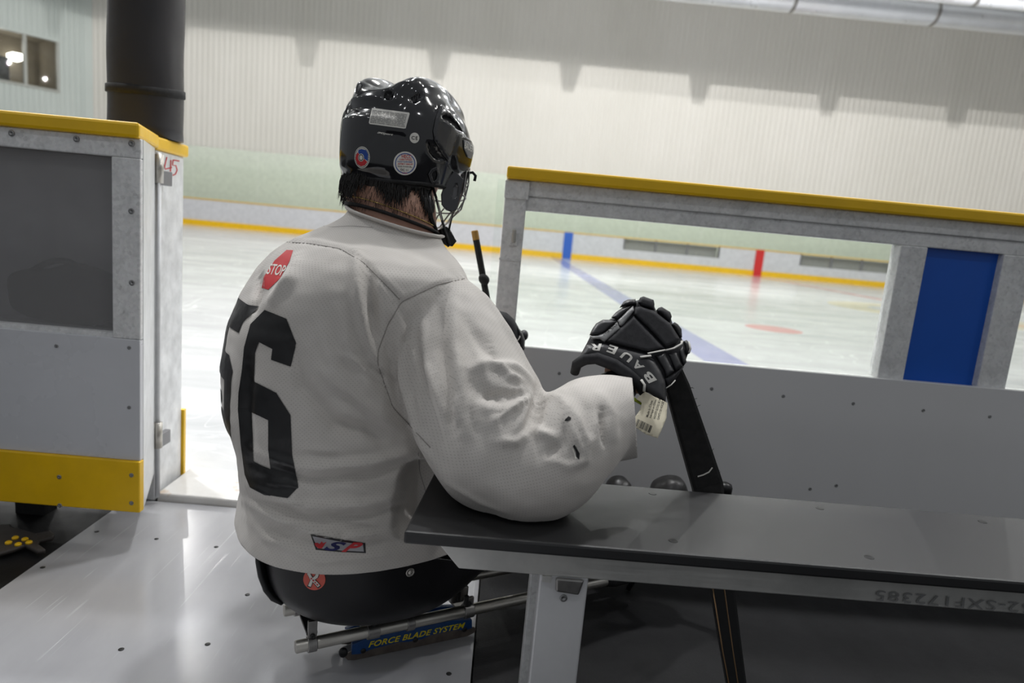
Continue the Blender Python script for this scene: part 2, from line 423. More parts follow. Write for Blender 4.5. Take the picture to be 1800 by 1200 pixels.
# ------------------------------------------------------------------ ducts
def duct(name, Y, z, r, x0, x1, label, rings):
    t = thing(name, (x1, Y, z), label, 'duct', 'ceiling ducts')
    G().tube([(x0, Y, z), (x1, Y, z)], r, 28).obj('duct_body', M['duct'], t, True)
    for x in rings: G().tube([(x-.05, Y, z), (x+.05, Y, z)], r*1.03, 28).obj('duct_band', M['dull_steel'], t, True)
    return t
pc = onY(1700, 30, 21)
duct('air_duct', 21, pc.z+.02, .36, -6, 26, 'long silver ventilation duct running under the roof at upper right', [onY(x, 20, 21).x for x in (1390, 1640)])
pc2 = onY(1660, 2, 18.5)
duct('spiral_duct', 18.9, pc2.z+.32, .22, 5, 26, 'shorter shiny duct above the long one at upper right', [onY(1712, 5, 18.9).x])
b = onY(1786, 14, 22.5)
t = thing('duct_end_fan', b, 'round dark-centred vent fitting at the top right corner', 'vent')
G().tube([b, b+Vector((0, .5, 0))], .24, 20).obj('vent_ring', M['duct'], t, True)
G().tube([b+Vector((0, -.02, 0)), b+Vector((0, .3, 0))], .13, 20).obj('vent_core', M['black_plastic'], t, True)

# ------------------------------------------------------------------ far rink boards
def slab(name, x0, x1, y0, y1, z0, z1, m, parent=None, bevel=0, label=None, **k):
    return G().box(x0, x1, y0, y1, z0, z1).obj(name, m, parent, bevel=bevel, label=label, **k)
fb = thing('rink_boards', (2, 26, 0), 'white rink boards with a yellow kick strip along the far side of the ice', 'boards')
xa, xb = -28, 30
op = [(4.42, 8.1), (11.3, 14.9)]
zt_ = .98
xs = [xa, op[0][0], op[0][1], op[1][0], op[1][1], xb]
slab('board_panel', xa, xb, 26, 26.06, .2, .54, M['white_plastic'], fb)
for a, b_ in ((xs[0], xs[1]), (xs[2], xs[3]), (xs[4], xs[5])): slab('upper_panel', a, b_, 26, 26.06, .54, zt_, M['white_plastic'], fb)
M['open_grey'] = mat('bench_opening_grey', srgb(150, 152, 148), .6)
for a, b_ in op:
    slab('opening_panel', a, b_, 26.3, 26.34, .5, zt_-.02, M['open_grey'], fb)
    for k in range(4): slab('opening_post', a+(b_-a)*k/3-.03, a+(b_-a)*k/3+.03, 26, 26.08, .54, zt_, M['mid_grey'], fb)
slab('kick_strip', xa, xb, 25.97, 26.04, 0, .2, M['yellow'], fb)
slab('cap_rail', xa, xb, 25.97, 26.12, zt_, zt_+.035, M['yellow'], fb)
slab('blue_line_mark', 2.08, 2.42, 25.96, 26.0, 0, 1.0, M['blue_mark'], fb)
slab('red_line_mark', 9.52, 9.84, 25.96, 26.0, 0, 1.0, M['red_mark'], fb)
for i in range(13):
    x = -14.6 + i*2.44
    fgp = tag(slab('glass_panel', x+.01, x+2.42, 26.05, 26.065, 1.016, 2.92, M['glass_far']), 'clear green-tinted glass pane standing on the far rink boards', 'glass pane', 'far rink glass')
tag(slab('wall_dado', -28, 34, 27.05, 27.1, -.05, 3.02, mat('dado_paint', srgb(228, 232, 222), .6)), kind='structure')
bpy.data.objects['wall_dado'].name = 'trim_4'
# ------------------------------------------------------------------ 2-D shapes laid on surfaces
def curve_mesh(polys, holes=()):
    """filled 2-D mesh of polygons (holes are further closed outlines inside)"""
    cu = bpy.data.curves.new('c', 'CURVE'); cu.dimensions = '2D'; cu.fill_mode = 'BOTH'
    for P in list(polys)+list(holes):
        sp = cu.splines.new('POLY'); sp.points.add(len(P)-1)
        for i, p in enumerate(P): sp.points[i].co = (p[0], p[1], 0, 1)
        sp.use_cyclic_u = True
    o = bpy.data.objects.new('c', cu); col.objects.link(o)
    dg = bpy.context.evaluated_depsgraph_get()
    me = bpy.data.meshes.new_from_object(o.evaluated_get(dg))
    V = [tuple(v.co) for v in me.vertices]; F = [tuple(p.vertices) for p in me.polygons]
    bpy.data.objects.remove(o); bpy.data.curves.remove(cu); bpy.data.meshes.remove(me)
    return V, F
def text_mesh(txt, bold=0, shear=0, spacing=1):
    cu = bpy.data.curves.new('t', 'FONT'); cu.body = txt; cu.size = 1; cu.offset = bold; cu.shear = shear; cu.space_character = spacing
    cu.resolution_u = 3; cu.fill_mode = 'BOTH'
    o = bpy.data.objects.new('t', cu); col.objects.link(o)
    dg = bpy.context.evaluated_depsgraph_get()
    me = bpy.data.meshes.new_from_object(o.evaluated_get(dg))
    V = np.array([tuple(v.co) for v in me.vertices]); F = [tuple(p.vertices) for p in me.polygons]
    bpy.data.objects.remove(o); bpy.data.curves.remove(cu); bpy.data.meshes.remove(me)
    mn = V.min(0); mx = V.max(0); V = (V-mn)/max(1e-6, 1)
    return V/np.array([mx[0]-mn[0], mx[1]-mn[1], 1]), F      # unit box
def place2d(V, o, ex, ey):
    """unit box -> pixel parallelogram: origin o (lower left), ex along text, ey upwards"""
    o = np.array(o, float); ex = np.array(ex, float)-o; ey = np.array(ey, float)-o
    return [(o[0]+v[0]*ex[0]+v[1]*ey[0], o[1]+v[0]*ex[1]+v[1]*ey[1], 0) for v in V]
def gridcut(V, F, step):
    bm = bmesh.new(); vs = [bm.verts.new((v[0], v[1], 0)) for v in V]
    for f in F:
        try: bm.faces.new([vs[i] for i in f])
        except Exception: pass
    bmesh.ops.remove_doubles(bm, verts=bm.verts, dist=step*1e-3)
    A = np.array([(v[0], v[1]) for v in V]); lo = A.min(0); hi = A.max(0)
    for ax in (0, 1):
        x = lo[ax]+step*.5371
        while x < hi[ax]:
            co = [0, 0, 0]; co[ax] = x; no = [0, 0, 0]; no[ax] = 1
            bmesh.ops.bisect_plane(bm, geom=bm.verts[:]+bm.edges[:]+bm.faces[:], plane_co=co, plane_no=no)
            x += step
    bm.verts.index_update()
    V2 = [(v.co.x, v.co.y) for v in bm.verts]; F2 = [tuple(v.index for v in f.verts) for f in bm.faces]
    bm.free(); return V2, F2
def lay(name, VF, mapf, m, parent, step=4, off=.0008, thick=0, label=None, smooth=True):
    """drop a filled 2-D shape on a surface: mapf((x, y)) -> (point, normal) or None"""
    V, F = gridcut(VF[0], VF[1], step)
    P = []; ok = []
    last = None
    for v in V:
        h = mapf(v)
        if h is None: ok.append(False); P.append(Vector((0, 0, 0)))
        else: ok.append(True); P.append(h[0]+h[1]*off)
    F = [f for f in F if all(ok[i] for i in f)]
    if not F: return None
    used = sorted({i for f in F for i in f}); ix = {u: k for k, u in enumerate(used)}
    me = bpy.data.meshes.new(name); me.from_pydata([tuple(P[i]) for i in used], [], [tuple(ix[i] for i in f) for f in F]); me.update()
    # face the camera side
    if sum((p.normal.dot(CAM-Vector(p.center)) > 0) - .5 for p in me.polygons) < 0:
        me.flip_normals()
    o = link_mesh(me, name, m, parent, smooth, label)
    if thick:
        md = o.modifiers.new('s', 'SOLIDIFY'); md.thickness = thick; md.offset = 1
    return o
def px_on(bvh):
    """pixel of the photograph -> point on the surface it shows"""
    def f(v):
        h = bvh.ray_cast(CAM, ray(v[0], v[1]).normalized(), 6)
        if h[0] is None: return None
        n = h[1]; n = n if n.dot(CAM-h[0]) > 0 else -n
        return h[0], n
    return f
def px_plane(P, n):
    P = Vector(P); n = Vector(n).normalized()
    def f(v):
        d = ray(v[0], v[1]); k = (P-CAM).dot(n)/d.dot(n); return CAM+d*k, (n if n.dot(CAM-P) > 0 else -n)
    return f
def bvh_of(o):
    dg = bpy.context.evaluated_depsgraph_get(); me = o.data
    off = origin_of(o)
    return BVHTree.FromPolygons([v.co+off for v in me.vertices], [tuple(p.vertices) for p in me.polygons])
def circle(cx, cy, rx, ry=None, n=36, rot=0):
    ry = ry or rx
    return [(cx+rx*cos(2*pi*i/n)*cos(rot)-ry*sin(2*pi*i/n)*sin(rot), cy+rx*cos(2*pi*i/n)*sin(rot)+ry*sin(2*pi*i/n)*cos(rot)) for i in range(n)]
def stroke(pts, w):
    """2-D polyline as a filled ribbon"""
    pts = [Vector((p[0], p[1])) for p in pts]; L = []; R_ = []
    for i, p in enumerate(pts):
        a = pts[max(i-1, 0)]; b = pts[min(i+1, len(pts)-1)]; t = (b-a).normalized(); n = Vector((-t.y, t.x))*w/2
        L.append(p+n); R_.append(p-n)
    V = [(p.x, p.y, 0) for p in L+R_]; n = len(pts)
    return V, [(i, i+1, n+i+1, n+i) for i in range(n-1)]
def mergeVF(*L):
    V = []; F = []
    for v, f in L:
        n = len(V); V += [tuple(x) for x in v]; F += [tuple(i+n for i in q) for q in f]
    return V, F

def screw(parent, p, n, r=.0045, m='screw', name='screw', label=None):
    Mx = frame(n, (1, 0, .01) if abs(Vector(n).normalized().x) < .9 else (0, 1, 0), p)
    G().lathe([(r, -.002), (r, .0008), (r*.75, .0016), (r*.35, .0016), (r*.3, .0004)], Mx, 14).obj(name, M[m], parent, True)

# ------------------------------------------------------------------ floor sheets
ws = thing('floor_sheet', (-.52, 1.2, -.012), 'glossy white plastic floor sheet leading to the open rink gate', 'floor sheet')
G().prism([(-1.052, -.6), (0, -.6), (0, 1.775), (-.05, 1.775), (-.05, 1.872), (-1.052, 1.872)], -.012, 0).obj('sheet_panel', M['sheet'], ws)
for (x, y) in ((75, 997), (170, 934), (275, 947), (380, 961), (435, 1045), (365, 1132), (789, 1184), (213, 1141)):
    p = onZ(x, y, 0)
    if -1.04 < p.x < -.02: G().lathe([(.0055, 0), (.0055, .0006), (.001, .0008)], Matrix.Translation(p), 12).obj('screw', M['screw_black'], ws, True)
sill = thing('gate_threshold', (-.45, 1.97, 0), 'worn white plastic sill across the open gate to the ice', 'threshold')
def sill_mat():
    N = NT('sill'); v = N.coord('Object'); st = N.noise(v, 9, 4)
    N.base(N.ramp(st, [(.3, (.62, .60, .57, 1)), (.62, (.72, .71, .69, 1)), (.74, (.45, .30, .16, 1))])); N.b.inputs['Roughness'].default_value = .35; return N.m
G().box(-.972, .0, 1.876, 2.10, -.012, .024).obj('sill_plate', sill_mat(), sill, bevel=.006)

# ------------------------------------------------------------------ left boards section (swung gate box)
lb = thing('gate_section', (-1.8, 1.62, .1), 'left rink-board box with a scuffed window, white panel and yellow kick plate', 'rink boards')
Y0 = 1.60
zb_, zk, zw, zc, ztp = .098, .232, .538, 1.010, 1.045
xr = -.868; XL = -3.4
side = [(XL, Y0), (xr, Y0), (-.965, 1.845), (XL, 1.845)]
g = G(); g.prism([(XL, Y0-.012), (xr+.004, Y0-.012), (-.958, 1.858), (XL, 1.858)], zc, ztp); g.obj('cap_rail', M['yellow'], lb, bevel=.007)
slab('kick_plate', XL, xr+.003, Y0-.012, Y0+.01, zb_, zk, M['yellow'], lb, bevel=.003)
slab('front_panel', XL, xr, Y0-.004, Y0+.012, zk, zw, M['white_plastic'], lb, bevel=.002)
wx1 = -.935; wtop = .965
# galvanised frame: posts and rails round the window
slab('frame_rail', XL, xr, Y0, Y0+.012, wtop, zc, M['galv'], lb, bevel=.003)
slab('frame_post', wx1, xr, Y0-.002, Y0+.012, zw, wtop, M['galv'], lb, bevel=.003)
slab('frame_post', -2.4, -2.33, Y0, Y0+.05, zw, wtop, M['galv'], lb, bevel=.003)
slab('frame_rail', XL, wx1, Y0+.004, Y0+.05, zw, zw+.012, M['galv'], lb)
slab('window_pane', XL, wx1, Y0+.022, Y0+.030, zw+.012, wtop, M['glass_dark'], lb)
M['back_dark'] = mat('inner_panel_paint', (.50, .49, .49, 1), .5, var=.1)
slab('inner_panel', XL, -.99, 1.80, 1.815, zb_+.02, zc, M['back_dark'], lb)
slab('window_ledge', XL, -.985, Y0+.05, 1.80, zw-.03, zw-.004, M['white_plastic'], lb)
slab('bottom_board', XL, -.985, Y0+.012, 1.80, zb_+.01, zb_+.03, M['galv'], lb)
M['side_alu'] = mat('side_aluminium', (.66, .67, .68, 1), .38, .2, var=.1, vs=12)
g = G(); g.prism([(xr-.02, Y0+.012), (xr, Y0+.012), (-.963, 1.845), (-.985, 1.845)], zb_, zc); g.obj('side_plate', M['side_alu'], lb)
for (x, y) in ((20, 234), (134, 244), (231, 252), (231, 371), (232, 497)): screw(lb, onY(x, y, Y0-.002), (0, -1, 0), .007)
for (x, y) in ((99, 608), (227, 611), (227, 716)): screw(lb, onY(x, y, Y0-.0045), (0, -1, 0), .0045)
for (x, y) in ((104, 838), (231, 835), (105, 888), (231, 884)): screw(lb, onY(x, y, Y0-.0125), (0, -1, 0), .0055)
# floor plate the box stands on
slab('foot', -2.2, -2.1, 1.70, 1.76, -.002, zb_+.01, M['matte_black'], lb); slab('foot', -1.28, -1.2, 1.73, 1.78, -.002, zb_+.01, M['matte_black'], lb)
# dark bag shape on the ledge, built for the reflection in the pane
def blob(name, m, c, ax, M_=None, e=1.0, parent=None, nz=.0, sc=9, **k):
    g = G().ellip(c, ax, M_, 40, 24, e)
    if nz:
        from mathutils import noise
        g.v = [v + (v-Vector(c)).normalized()*nz*noise.noise(v*sc) for v in g.v]
    return g.obj(name, m, parent, True, **k)
bag = thing('bag_reflection', (-1.12, 1.70, zw), 'dark bag shape standing in for a reflection in the scuffed left window', 'bag')
M['bag'] = mat('bag_cloth', (.015, .015, .017, 1), .8, bump=.2)
blob('bag_body', M['bag'], (-1.115, 1.71, zw+.075), (.135, .055, .075), None, .7, bag, .02, 14)
G().tube([Vector((-1.20+.02*i, 1.70, zw+.13+.035*sin(pi*i/8))) for i in range(9)], .008, 8).obj('bag_handle', M['matte_black'], bag, True)

# ------------------------------------------------------------------ gate post with the red 45
gp = thing('gate_post', (-.99, 1.97, 0), 'pale aluminium gate jamb with a yellow cap and red handwritten 45', 'gate post')
pj = [(-.976, 1.878), (-.998, 2.078)]
g = G(); g.prism([(-.976, 1.874), (-.998, 2.078), (-1.13, 2.078), (-1.13, 1.874)], 0, 1.008); g.obj('post_body', mat('jamb_aluminium', (.74, .75, .76, 1), .4, .15, var=.16, vs=14), gp, bevel=.003)
g = G(); g.prism([(-.967, 1.864), (-.989, 2.092), (-1.16, 2.092), (-1.16, 1.864)], 1.008, 1.043); g.obj('cap_rail', M['yellow'], gp, bevel=.006)
g = G(); g.prism([(-.990, 2.080), (-.992, 2.096), (-1.13, 2.096), (-1.13, 2.080)], 0.0, .22); g.obj('kick_strip', M['yellow'], gp)
pn = Vector((.204, .022, 0)).normalized()
pm = px_plane((-.976, 1.874, 0), pn)
w45 = mergeVF(stroke([(293, 276), (289, 292), (290, 297), (302, 294)], 2.0), stroke([(300, 281), (299, 308)], 2.0),
              stroke([(304, 281), (303, 290), (309, 291), (311, 299), (308, 306), (303, 308)], 2.0), stroke([(304, 281), (315, 283)], 2.0))
lay('marker_45', w45, pm, M['red_print'], gp, 8, .0008, label='red handwritten 45')
def bar(name, a, b, r, m, parent, **k): return G().tube([a, b], r, 14).obj(name, m, parent, True, **k)
hx, hy = -.962, 1.862
bar('hinge_rod', (hx, hy, .02), (hx, hy, 1.0), .007, M['side_alu'], gp)
for z in (.965, .215):
    bar('hinge', (hx, hy, z-.045), (hx, hy, z+.03), .013, M['steel'], gp)
    slab('hinge_leaf', -.975, -.958, 1.868, 1.93, z-.05, z-.01, M['mid_grey'], gp, bevel=.002)

# ------------------------------------------------------------------ padded column
def padcol():
    c = thing('padded_column', (-1.061, 1.985, 1.045), 'tall round column wrapped in black vinyl padding on the left gate post', 'column')
    V = []; F = []; n = 40; zs = [1.046 + i*.03 for i in range(60)]
    for j, z in enumerate(zs):
        for k in range(n):
            a = 2*pi*k/n; r = .096 + .0018*sin(3*a+z*4) + .0012*sin(z*23+a) + (.0025 if z < 1.06 else 0)
            V.append((-1.061+r*cos(a), 1.985+r*sin(a), z))
    for j in range(len(zs)-1):
        for k in range(n): F.append((j*n+k, j*n+(k+1) % n, (j+1)*n+(k+1) % n, (j+1)*n+k))
    F += [tuple(range(n))[::-1], tuple(range((len(zs)-1)*n, len(zs)*n))]
    mk('padding', V, F, mat('vinyl_pad', (.020, .019, .022, 1), .45, var=.1, bump=.1, bs=180), c, True)
    V = []; F = []
    for j, (dr, dz) in enumerate(((.0, -.012), (.004, -.010), (.004, .010), (0, .012))):
        for k in range(n):
            a = 2*pi*k/n; r = .0965+dr; zz = 1.172 + dz + .012*cos(a-.2-pi/2)*0 - .010*sin(a)*-1
            V.append((-1.061+r*cos(a), 1.985+r*sin(a), zz))
    for j in range(3):
        for k in range(n): F.append((j*n+k, j*n+(k+1) % n, (j+1)*n+(k+1) % n, (j+1)*n+k))
    mk('strap', V, F, M['matte_black'], c, True)
    G().tube([(-1.061, 1.985, 2.8), (-1.061, 1.985, 2.9)], .06, 20).obj('post', M['galv'], c, True)
padcol()

# ------------------------------------------------------------------ right boards
rb = thing('team_box_boards', (.8, 1.83, 0), 'right rink boards with yellow cap, galvanised window frame and grey lower panel', 'rink boards')
RY = 1.80; x0 = -.022; XR = 3.2
slab('cap_rail', x0, XR, RY-.02, RY+.09, 1.012, 1.044, M['yellow'], rb, bevel=.006)
slab('top_rail', x0, XR, RY, RY+.05, .972, 1.012, M['galv'], rb, bevel=.003)
slab('lower_top_rail', x0+.05, XR, RY+.006, RY+.05, .935, .972, M['galv'], rb, bevel=.003)
slab('frame_post', x0, x0+.058, RY-.004, RY+.05, -.012, 1.012, M['galv'], rb, bevel=.003)
slab('weld_plate', x0-.002, x0+.062, RY-.009, RY-.002, .962, 1.008, M['galv'], rb, bevel=.002)
slab('frame_post', 1.045, 1.118, RY+.002, RY+.05, .57, .935, M['galv'], rb, bevel=.003)
slab('frame_post', 1.326, 1.405, RY+.002, RY+.05, .57, .935, M['galv'], rb, bevel=.003)
slab('blue_panel', 1.112, 1.33, RY+.025, RY+.045, .55, .94, M['blue_panel'], rb)
slab('frame_rail', x0+.05, XR, RY+.010, RY+.05, .535, .566, M['galv'], rb)
slab('window_pane', x0+.03, 1.05, RY+.028, RY+.036, .56, .94, M['glass'], rb)
slab('window_pane', 1.40, 3.0, RY+.028, RY+.036, .56, .94, M['glass'], rb)
def panel_mat():
    N = NT('grey_kick_board'); n = N.noise(N.world((1, 1, .35)), 2.2, 4)
    N.base(N.ramp(n, [(.3, (.67, .665, .67, 1)), (.7, (.71, .705, .71, 1))]))
    N.b.inputs['Roughness'].default_value = .30; N.bump(N.noise(N.world(), 3, 3), .1, .01); return N.m
slab('lower_panel', x0+.052, XR, RY-.012, RY+.008, -.012, .572, panel_mat(), rb, bevel=.002)
for (x, y) in ((983, 656), (1251, 683), (1377, 696), (1500, 709), (1623, 721), (1740, 732), (1424, 859), (1470, 853)):
    screw(rb, onY(x, y, RY-.0125), (0, -1, 0), .0045)
# latch on the post
slab('latch_plate', .0, .022, RY-.010, RY-.004, .84, .875, M['galv'], rb, bevel=.002)
slab('latch', .006, .016, RY-.022, RY-.009, .848, .884, M['steel'], rb, bevel=.003)
slab('weld_plate', x0-.001, x0+.058, RY-.006, RY, .80, .806, M['galv'], rb)
slab('edge_glass', x0-.022, x0-.003, RY+.02, RY+.03, .002, 1.01, M['glass'], rb)

# ------------------------------------------------------------------ bench
bn = thing('players_bench', (.7, 1.06, 0), 'long black-topped aluminium bench the player leans his elbow on', 'bench')
BZ = .43
def bench_top_mat():
    N = NT('black_bench_top'); v = N.world(); sp = N.noise(v, 900, 2, .8); big = N.noise(v, 2.5, 4, .6)
    N.base(N.ramp(big, [(.3, (.007, .007, .008, 1)), (.7, (.012, .012, .013, 1))]))
    N.l(N.ramp(N.math('ADD', N.math('MULTIPLY', sp, .6), N.math('MULTIPLY', big, .4)), [(.3, .42), (.7, .60)]), N.b.inputs['Roughness'])
    N.bump(sp, .35, .0006); N.b.inputs['Specular IOR Level'].default_value = .75; return N.m
g = G(); g.prism([(-.117, .926), (2.9, .938), (2.9, 1.204), (-.099, 1.190)], BZ-.020, BZ); g.obj('seat_board', bench_top_mat(), bn, bevel=.004)
ly = .945
a = onY(765, 962, ly); b_ = onY(806, 1004, ly)
g = G().add([(a.x, ly, BZ-.020), (2.9, ly+.012, BZ-.020), (2.9, ly+.012, BZ-.062), (b_.x, ly, BZ-.062),
             (a.x, ly+.05, BZ-.020), (2.9, ly+.062, BZ-.020), (2.9, ly+.062, BZ-.062), (b_.x, ly+.05, BZ-.062)],
            [(0, 1, 2, 3), (7, 6, 5, 4), (0, 4, 5, 1), (1, 5, 6, 2), (2, 6, 7, 3), (3, 7, 4, 0)])
g.obj('support_beam', M['alum'], bn, bevel=.002)
slab('rear_beam', b_.x, 2.9, 1.12, 1.16, BZ-.062, BZ-.020, M['alum'], bn)
la = onY(948, 1022, ly); lc = onY(1034, 1030, ly)
for k, dx in enumerate((0, 1.9)):
    lx0, lx1 = la.x+dx, lc.x+dx
    slab('leg', lx0, lx1, ly+.004, ly+.034, -.002, BZ-.062, M['cream_plastic'] if 0 else mat('leg_paint', (.66, .66, .67, 1), .4, .2, var=.06), bn, bevel=.003)
    slab('leg', lx0, lx1, 1.125, 1.155, -.002, BZ-.062, M['galv'], bn, bevel=.003)
    slab('bracket', lx0+.004, lx0+.018, ly-.001, ly+.004, BZ-.072, BZ-.062, M['alum'], bn)
    g = G().add([(lx0+.024, ly+.002, BZ-.0625), (lx0+.068, ly+.002, BZ-.0625), (lx0+.062, ly+.002, BZ-.088), (lx0+.026, ly+.002, BZ-.085),
                 (lx0+.024, ly-.004, BZ-.0625), (lx0+.068, ly-.004, BZ-.0625), (lx0+.062, ly-.004, BZ-.088), (lx0+.026, ly-.004, BZ-.085)],
                [(0, 1, 2, 3), (7, 6, 5, 4), (0, 4, 5, 1), (1, 5, 6, 2), (2, 6, 7, 3), (3, 7, 4, 0)])
    g.obj('bracket', M['dull_steel'], bn, bevel=.003)
    screw(bn, (lx0+.040, ly+.0038, BZ-.098), (0, -1, 0), .006)
for (x, y) in ((1147, 867), (1441, 893), (1727, 917), (1183, 950), (1528, 979), (828, 914)):
    p = onZ(x, y, BZ); Mx = Matrix.Translation(p)
    G().lathe([(.0075, 0), (.0068, .0006), (.0055, .0003), (.0032, .0003)], Mx, 18).obj('screw', M['screw_black'], bn, True)
# stamped, upside-down serial on the beam
V, F = text_mesh('252-SXF172385', .004, 0, 1.15)
pmb = px_plane((0, ly+.0045, 0), (0.004, -1, 0))
# baseline runs right to left, letters upside down
V = place2d(V, (1838, 1062), (1540, 1036), (1836, 1080))
lay('stamped_serial', (V, F), px_plane((.7, ly-.0001+.0025, .4), (.004, -1, 0)), M['grey_print'], bn, 6, .0015, label='upside-down stamped number 252-SXF172385')
M['smudge'] = mat('beam_smudge', (.22, .21, .20, 1), .6, .3)

# ------------------------------------------------------------------ rubber mats on the floor
tag(slab('rubber_mat', .004, 3.2, -.6, 1.786, -.012, -.002, M['rubber']), 'black rubber mat under the bench', 'mat')
tag(slab('rubber_mat', -3.4, -1.056, -.6, 1.872, -.012, -.002, M['rubber']), 'black rubber mat under the left boards beside the white sheet', 'mat')

# ------------------------------------------------------------------ ice cleat on the left mat
ck = thing('ice_cleat', onZ(30, 955, 0), 'dark slip-on ice cleat with yellow studs on the mat at lower left', 'ice cleat')
M['cleat'] = mat('cleat_rubber', (.045, .038, .034, 1), .6, var=.2, bump=.3, bs=80)
def on0(x, y, z=.0): return onZ(x, y, z)
lay('cleat_body', curve_mesh([[(-22, 958), (-4, 928), (16, 926), (24, 934), (44, 938), (62, 944), (88, 938), (96, 944), (92, 950), (70, 955), (66, 962), (80, 972), (66, 974), (44, 963), (20, 972), (-2, 978), (-20, 976)]]),
    px_plane((0, 0, .010), (0, 0, 1)), M['cleat'], ck, 5, 0, .010)
lay('cleat_strap', curve_mesh([[(-30, 925), (2, 930), (20, 930), (18, 938), (4, 956), (-4, 966), (-20, 968)]]), px_plane((0, 0, .022), (0, .1, 1)), M['cleat'], ck, 5, 0, .006)
for (x, y) in ((27, 946.5), (44, 949), (15, 955), (32, 958), (51, 954.5)):
    p = onZ(x, y, .020); G().lathe([(.0075, 0), (.0075, .004), (.005, .006), (.002, .0045)], Matrix.Translation(p), 16).obj('stud', M['yellow'], ck, True)
# ================================================================== the player
HD = radians(28); hv = Vector((cos(HD), sin(HD), 0)); rv = Vector((sin(HD), -cos(HD), 0))   # heading, his right
person = thing('person', (-.22, 1.28, .12), 'person in white number 56 jersey and black helmet, back turned, elbow on the bench', 'person')

def loft(g, rings, n=36):
    """rings: (centre, axisA, axisB) closed tube with caps"""
    V = []; F = []
    for (c, A, B) in rings:
        for k in range(n):
            a = 2*pi*k/n; ca, sa = cos(a), sin(a)
            V.append(Vector(c)+Vector(A)*ca+Vector(B)*sa)
    for j in range(len(rings)-1):
        for k in range(n): F.append((j*n+k, j*n+(k+1) % n, (j+1)*n+(k+1) % n, (j+1)*n+k))
    F += [tuple(range(n))[::-1], tuple(range((len(rings)-1)*n, len(rings)*n))]
    return g.add(V, F)
def capsules(g, pts, nseg=20):
    """chain of (point, radius): smooth tapered tube with round ends"""
    P = [Vector(p) for p, r in pts]; Rr = [r for p, r in pts]
    # catmull-rom resample
    Q = []; q = []
    n = len(P)
    for i in range(n-1):
        p0, p1, p2, p3 = P[max(i-1, 0)], P[i], P[i+1], P[min(i+2, n-1)]
        for k in range(6):
            t = k/6; t2 = t*t; t3 = t2*t
            Q.append(.5*((2*p1)+(p2-p0)*t+(2*p0-5*p1+4*p2-p3)*t2+(3*p1-p0-3*p2+p3)*t3)); s = t*t*(3-2*t); q.append(Rr[i]*(1-s)+Rr[i+1]*s)
    Q.append(P[-1]); q.append(Rr[-1])
    # round ends
    d0 = (Q[0]-Q[1]).normalized(); d1 = (Q[-1]-Q[-2]).normalized()
    pre = [(Q[0]+d0*q[0]*sin(a), q[0]*cos(a)) for a in (1.35, 1.0, .6, .3)]
    post = [(Q[-1]+d1*q[-1]*sin(a), q[-1]*cos(a)) for a in (.3, .6, 1.0, 1.35)]
    g.tube([p for p, r in pre]+Q+[p for p, r in post], [r for p, r in pre]+q+[r for p, r in post], nseg)
    return g
def remeshed(g, voxel, smooth=0):
    me = bpy.data.meshes.new('tmp'); me.from_pydata([tuple(v) for v in g.v], [], g.f)
    bm = bmesh.new(); bm.from_mesh(me); bmesh.ops.recalc_face_normals(bm, faces=bm.faces); bm.to_mesh(me); bm.free()
    o = bpy.data.objects.new('tmp', me); col.objects.link(o)
    m = o.modifiers.new('r', 'REMESH'); m.mode = 'VOXEL'; m.voxel_size = voxel; m.adaptivity = 0
    dg = bpy.context.evaluated_depsgraph_get(); me2 = bpy.data.meshes.new_from_object(o.evaluated_get(dg))
    bpy.data.objects.remove(o); bpy.data.meshes.remove(me)
    V = np.empty(len(me2.vertices)*3); me2.vertices.foreach_get('co', V); V = V.reshape(-1, 3)
    E = np.empty(len(me2.edges)*2, int); me2.edges.foreach_get('vertices', E); E = E.reshape(-1, 2)
    F = [tuple(p.vertices) for p in me2.polygons]; bpy.data.meshes.remove(me2)
    return lap(V, E, smooth), E, F
def lap(V, E, it, lam=.5, w=None):
    deg = np.bincount(E.ravel(), minlength=len(V)).astype(float)[:, None]
    for _ in range(it):
        S = np.zeros_like(V); np.add.at(S, E[:, 0], V[E[:, 1]]); np.add.at(S, E[:, 1], V[E[:, 0]])
        d = (S/deg-V)*lam
        V = V + (d if w is None else d*w[:, None])
    return V
def normals(V, F):
    me = bpy.data.meshes.new('n'); me.from_pydata(V.tolist(), [], F); me.update()
    N = np.empty(len(V)*3); me.vertices.foreach_get('normal', N); bpy.data.meshes.remove(me); return N.reshape(-1, 3)
def smst(x, a, b): t = np.clip((x-a)/(b-a), 0, 1); return t*t*(3-2*t)

# ---- torso rings: z, centre x, y, back half depth, front half depth, half width
TR = [(.225, -.264, 1.300, .232, .26, .222), (.27, -.266, 1.302, .230, .26, .226), (.33, -.268, 1.305, .220, .25, .222),
      (.42, -.270, 1.31, .232, .235, .220), (.50, -.274, 1.315, .256, .22, .222), (.58, -.278, 1.32, .256, .20, .226),
      (.66, -.276, 1.325, .249, .19, .232), (.72, -.266, 1.33, .238, .18, .240), (.765, -.256, 1.335, .224, .165, .242),
      (.80, -.248, 1.338, .204, .145, .232), (.828, -.243, 1.342, .172, .125, .205), (.850, -.239, 1.346, .134, .100, .160),
      (.870, -.235, 1.350, .104, .092, .116), (.886, -.231, 1.352, .090, .088, .094), (.905, -.231, 1.352, .086, .086, .088)]
def torso_at(z):
    zs = [t[0] for t in TR]; return [np.interp(z, zs, [t[i] for t in TR]) for i in range(1, 6)]
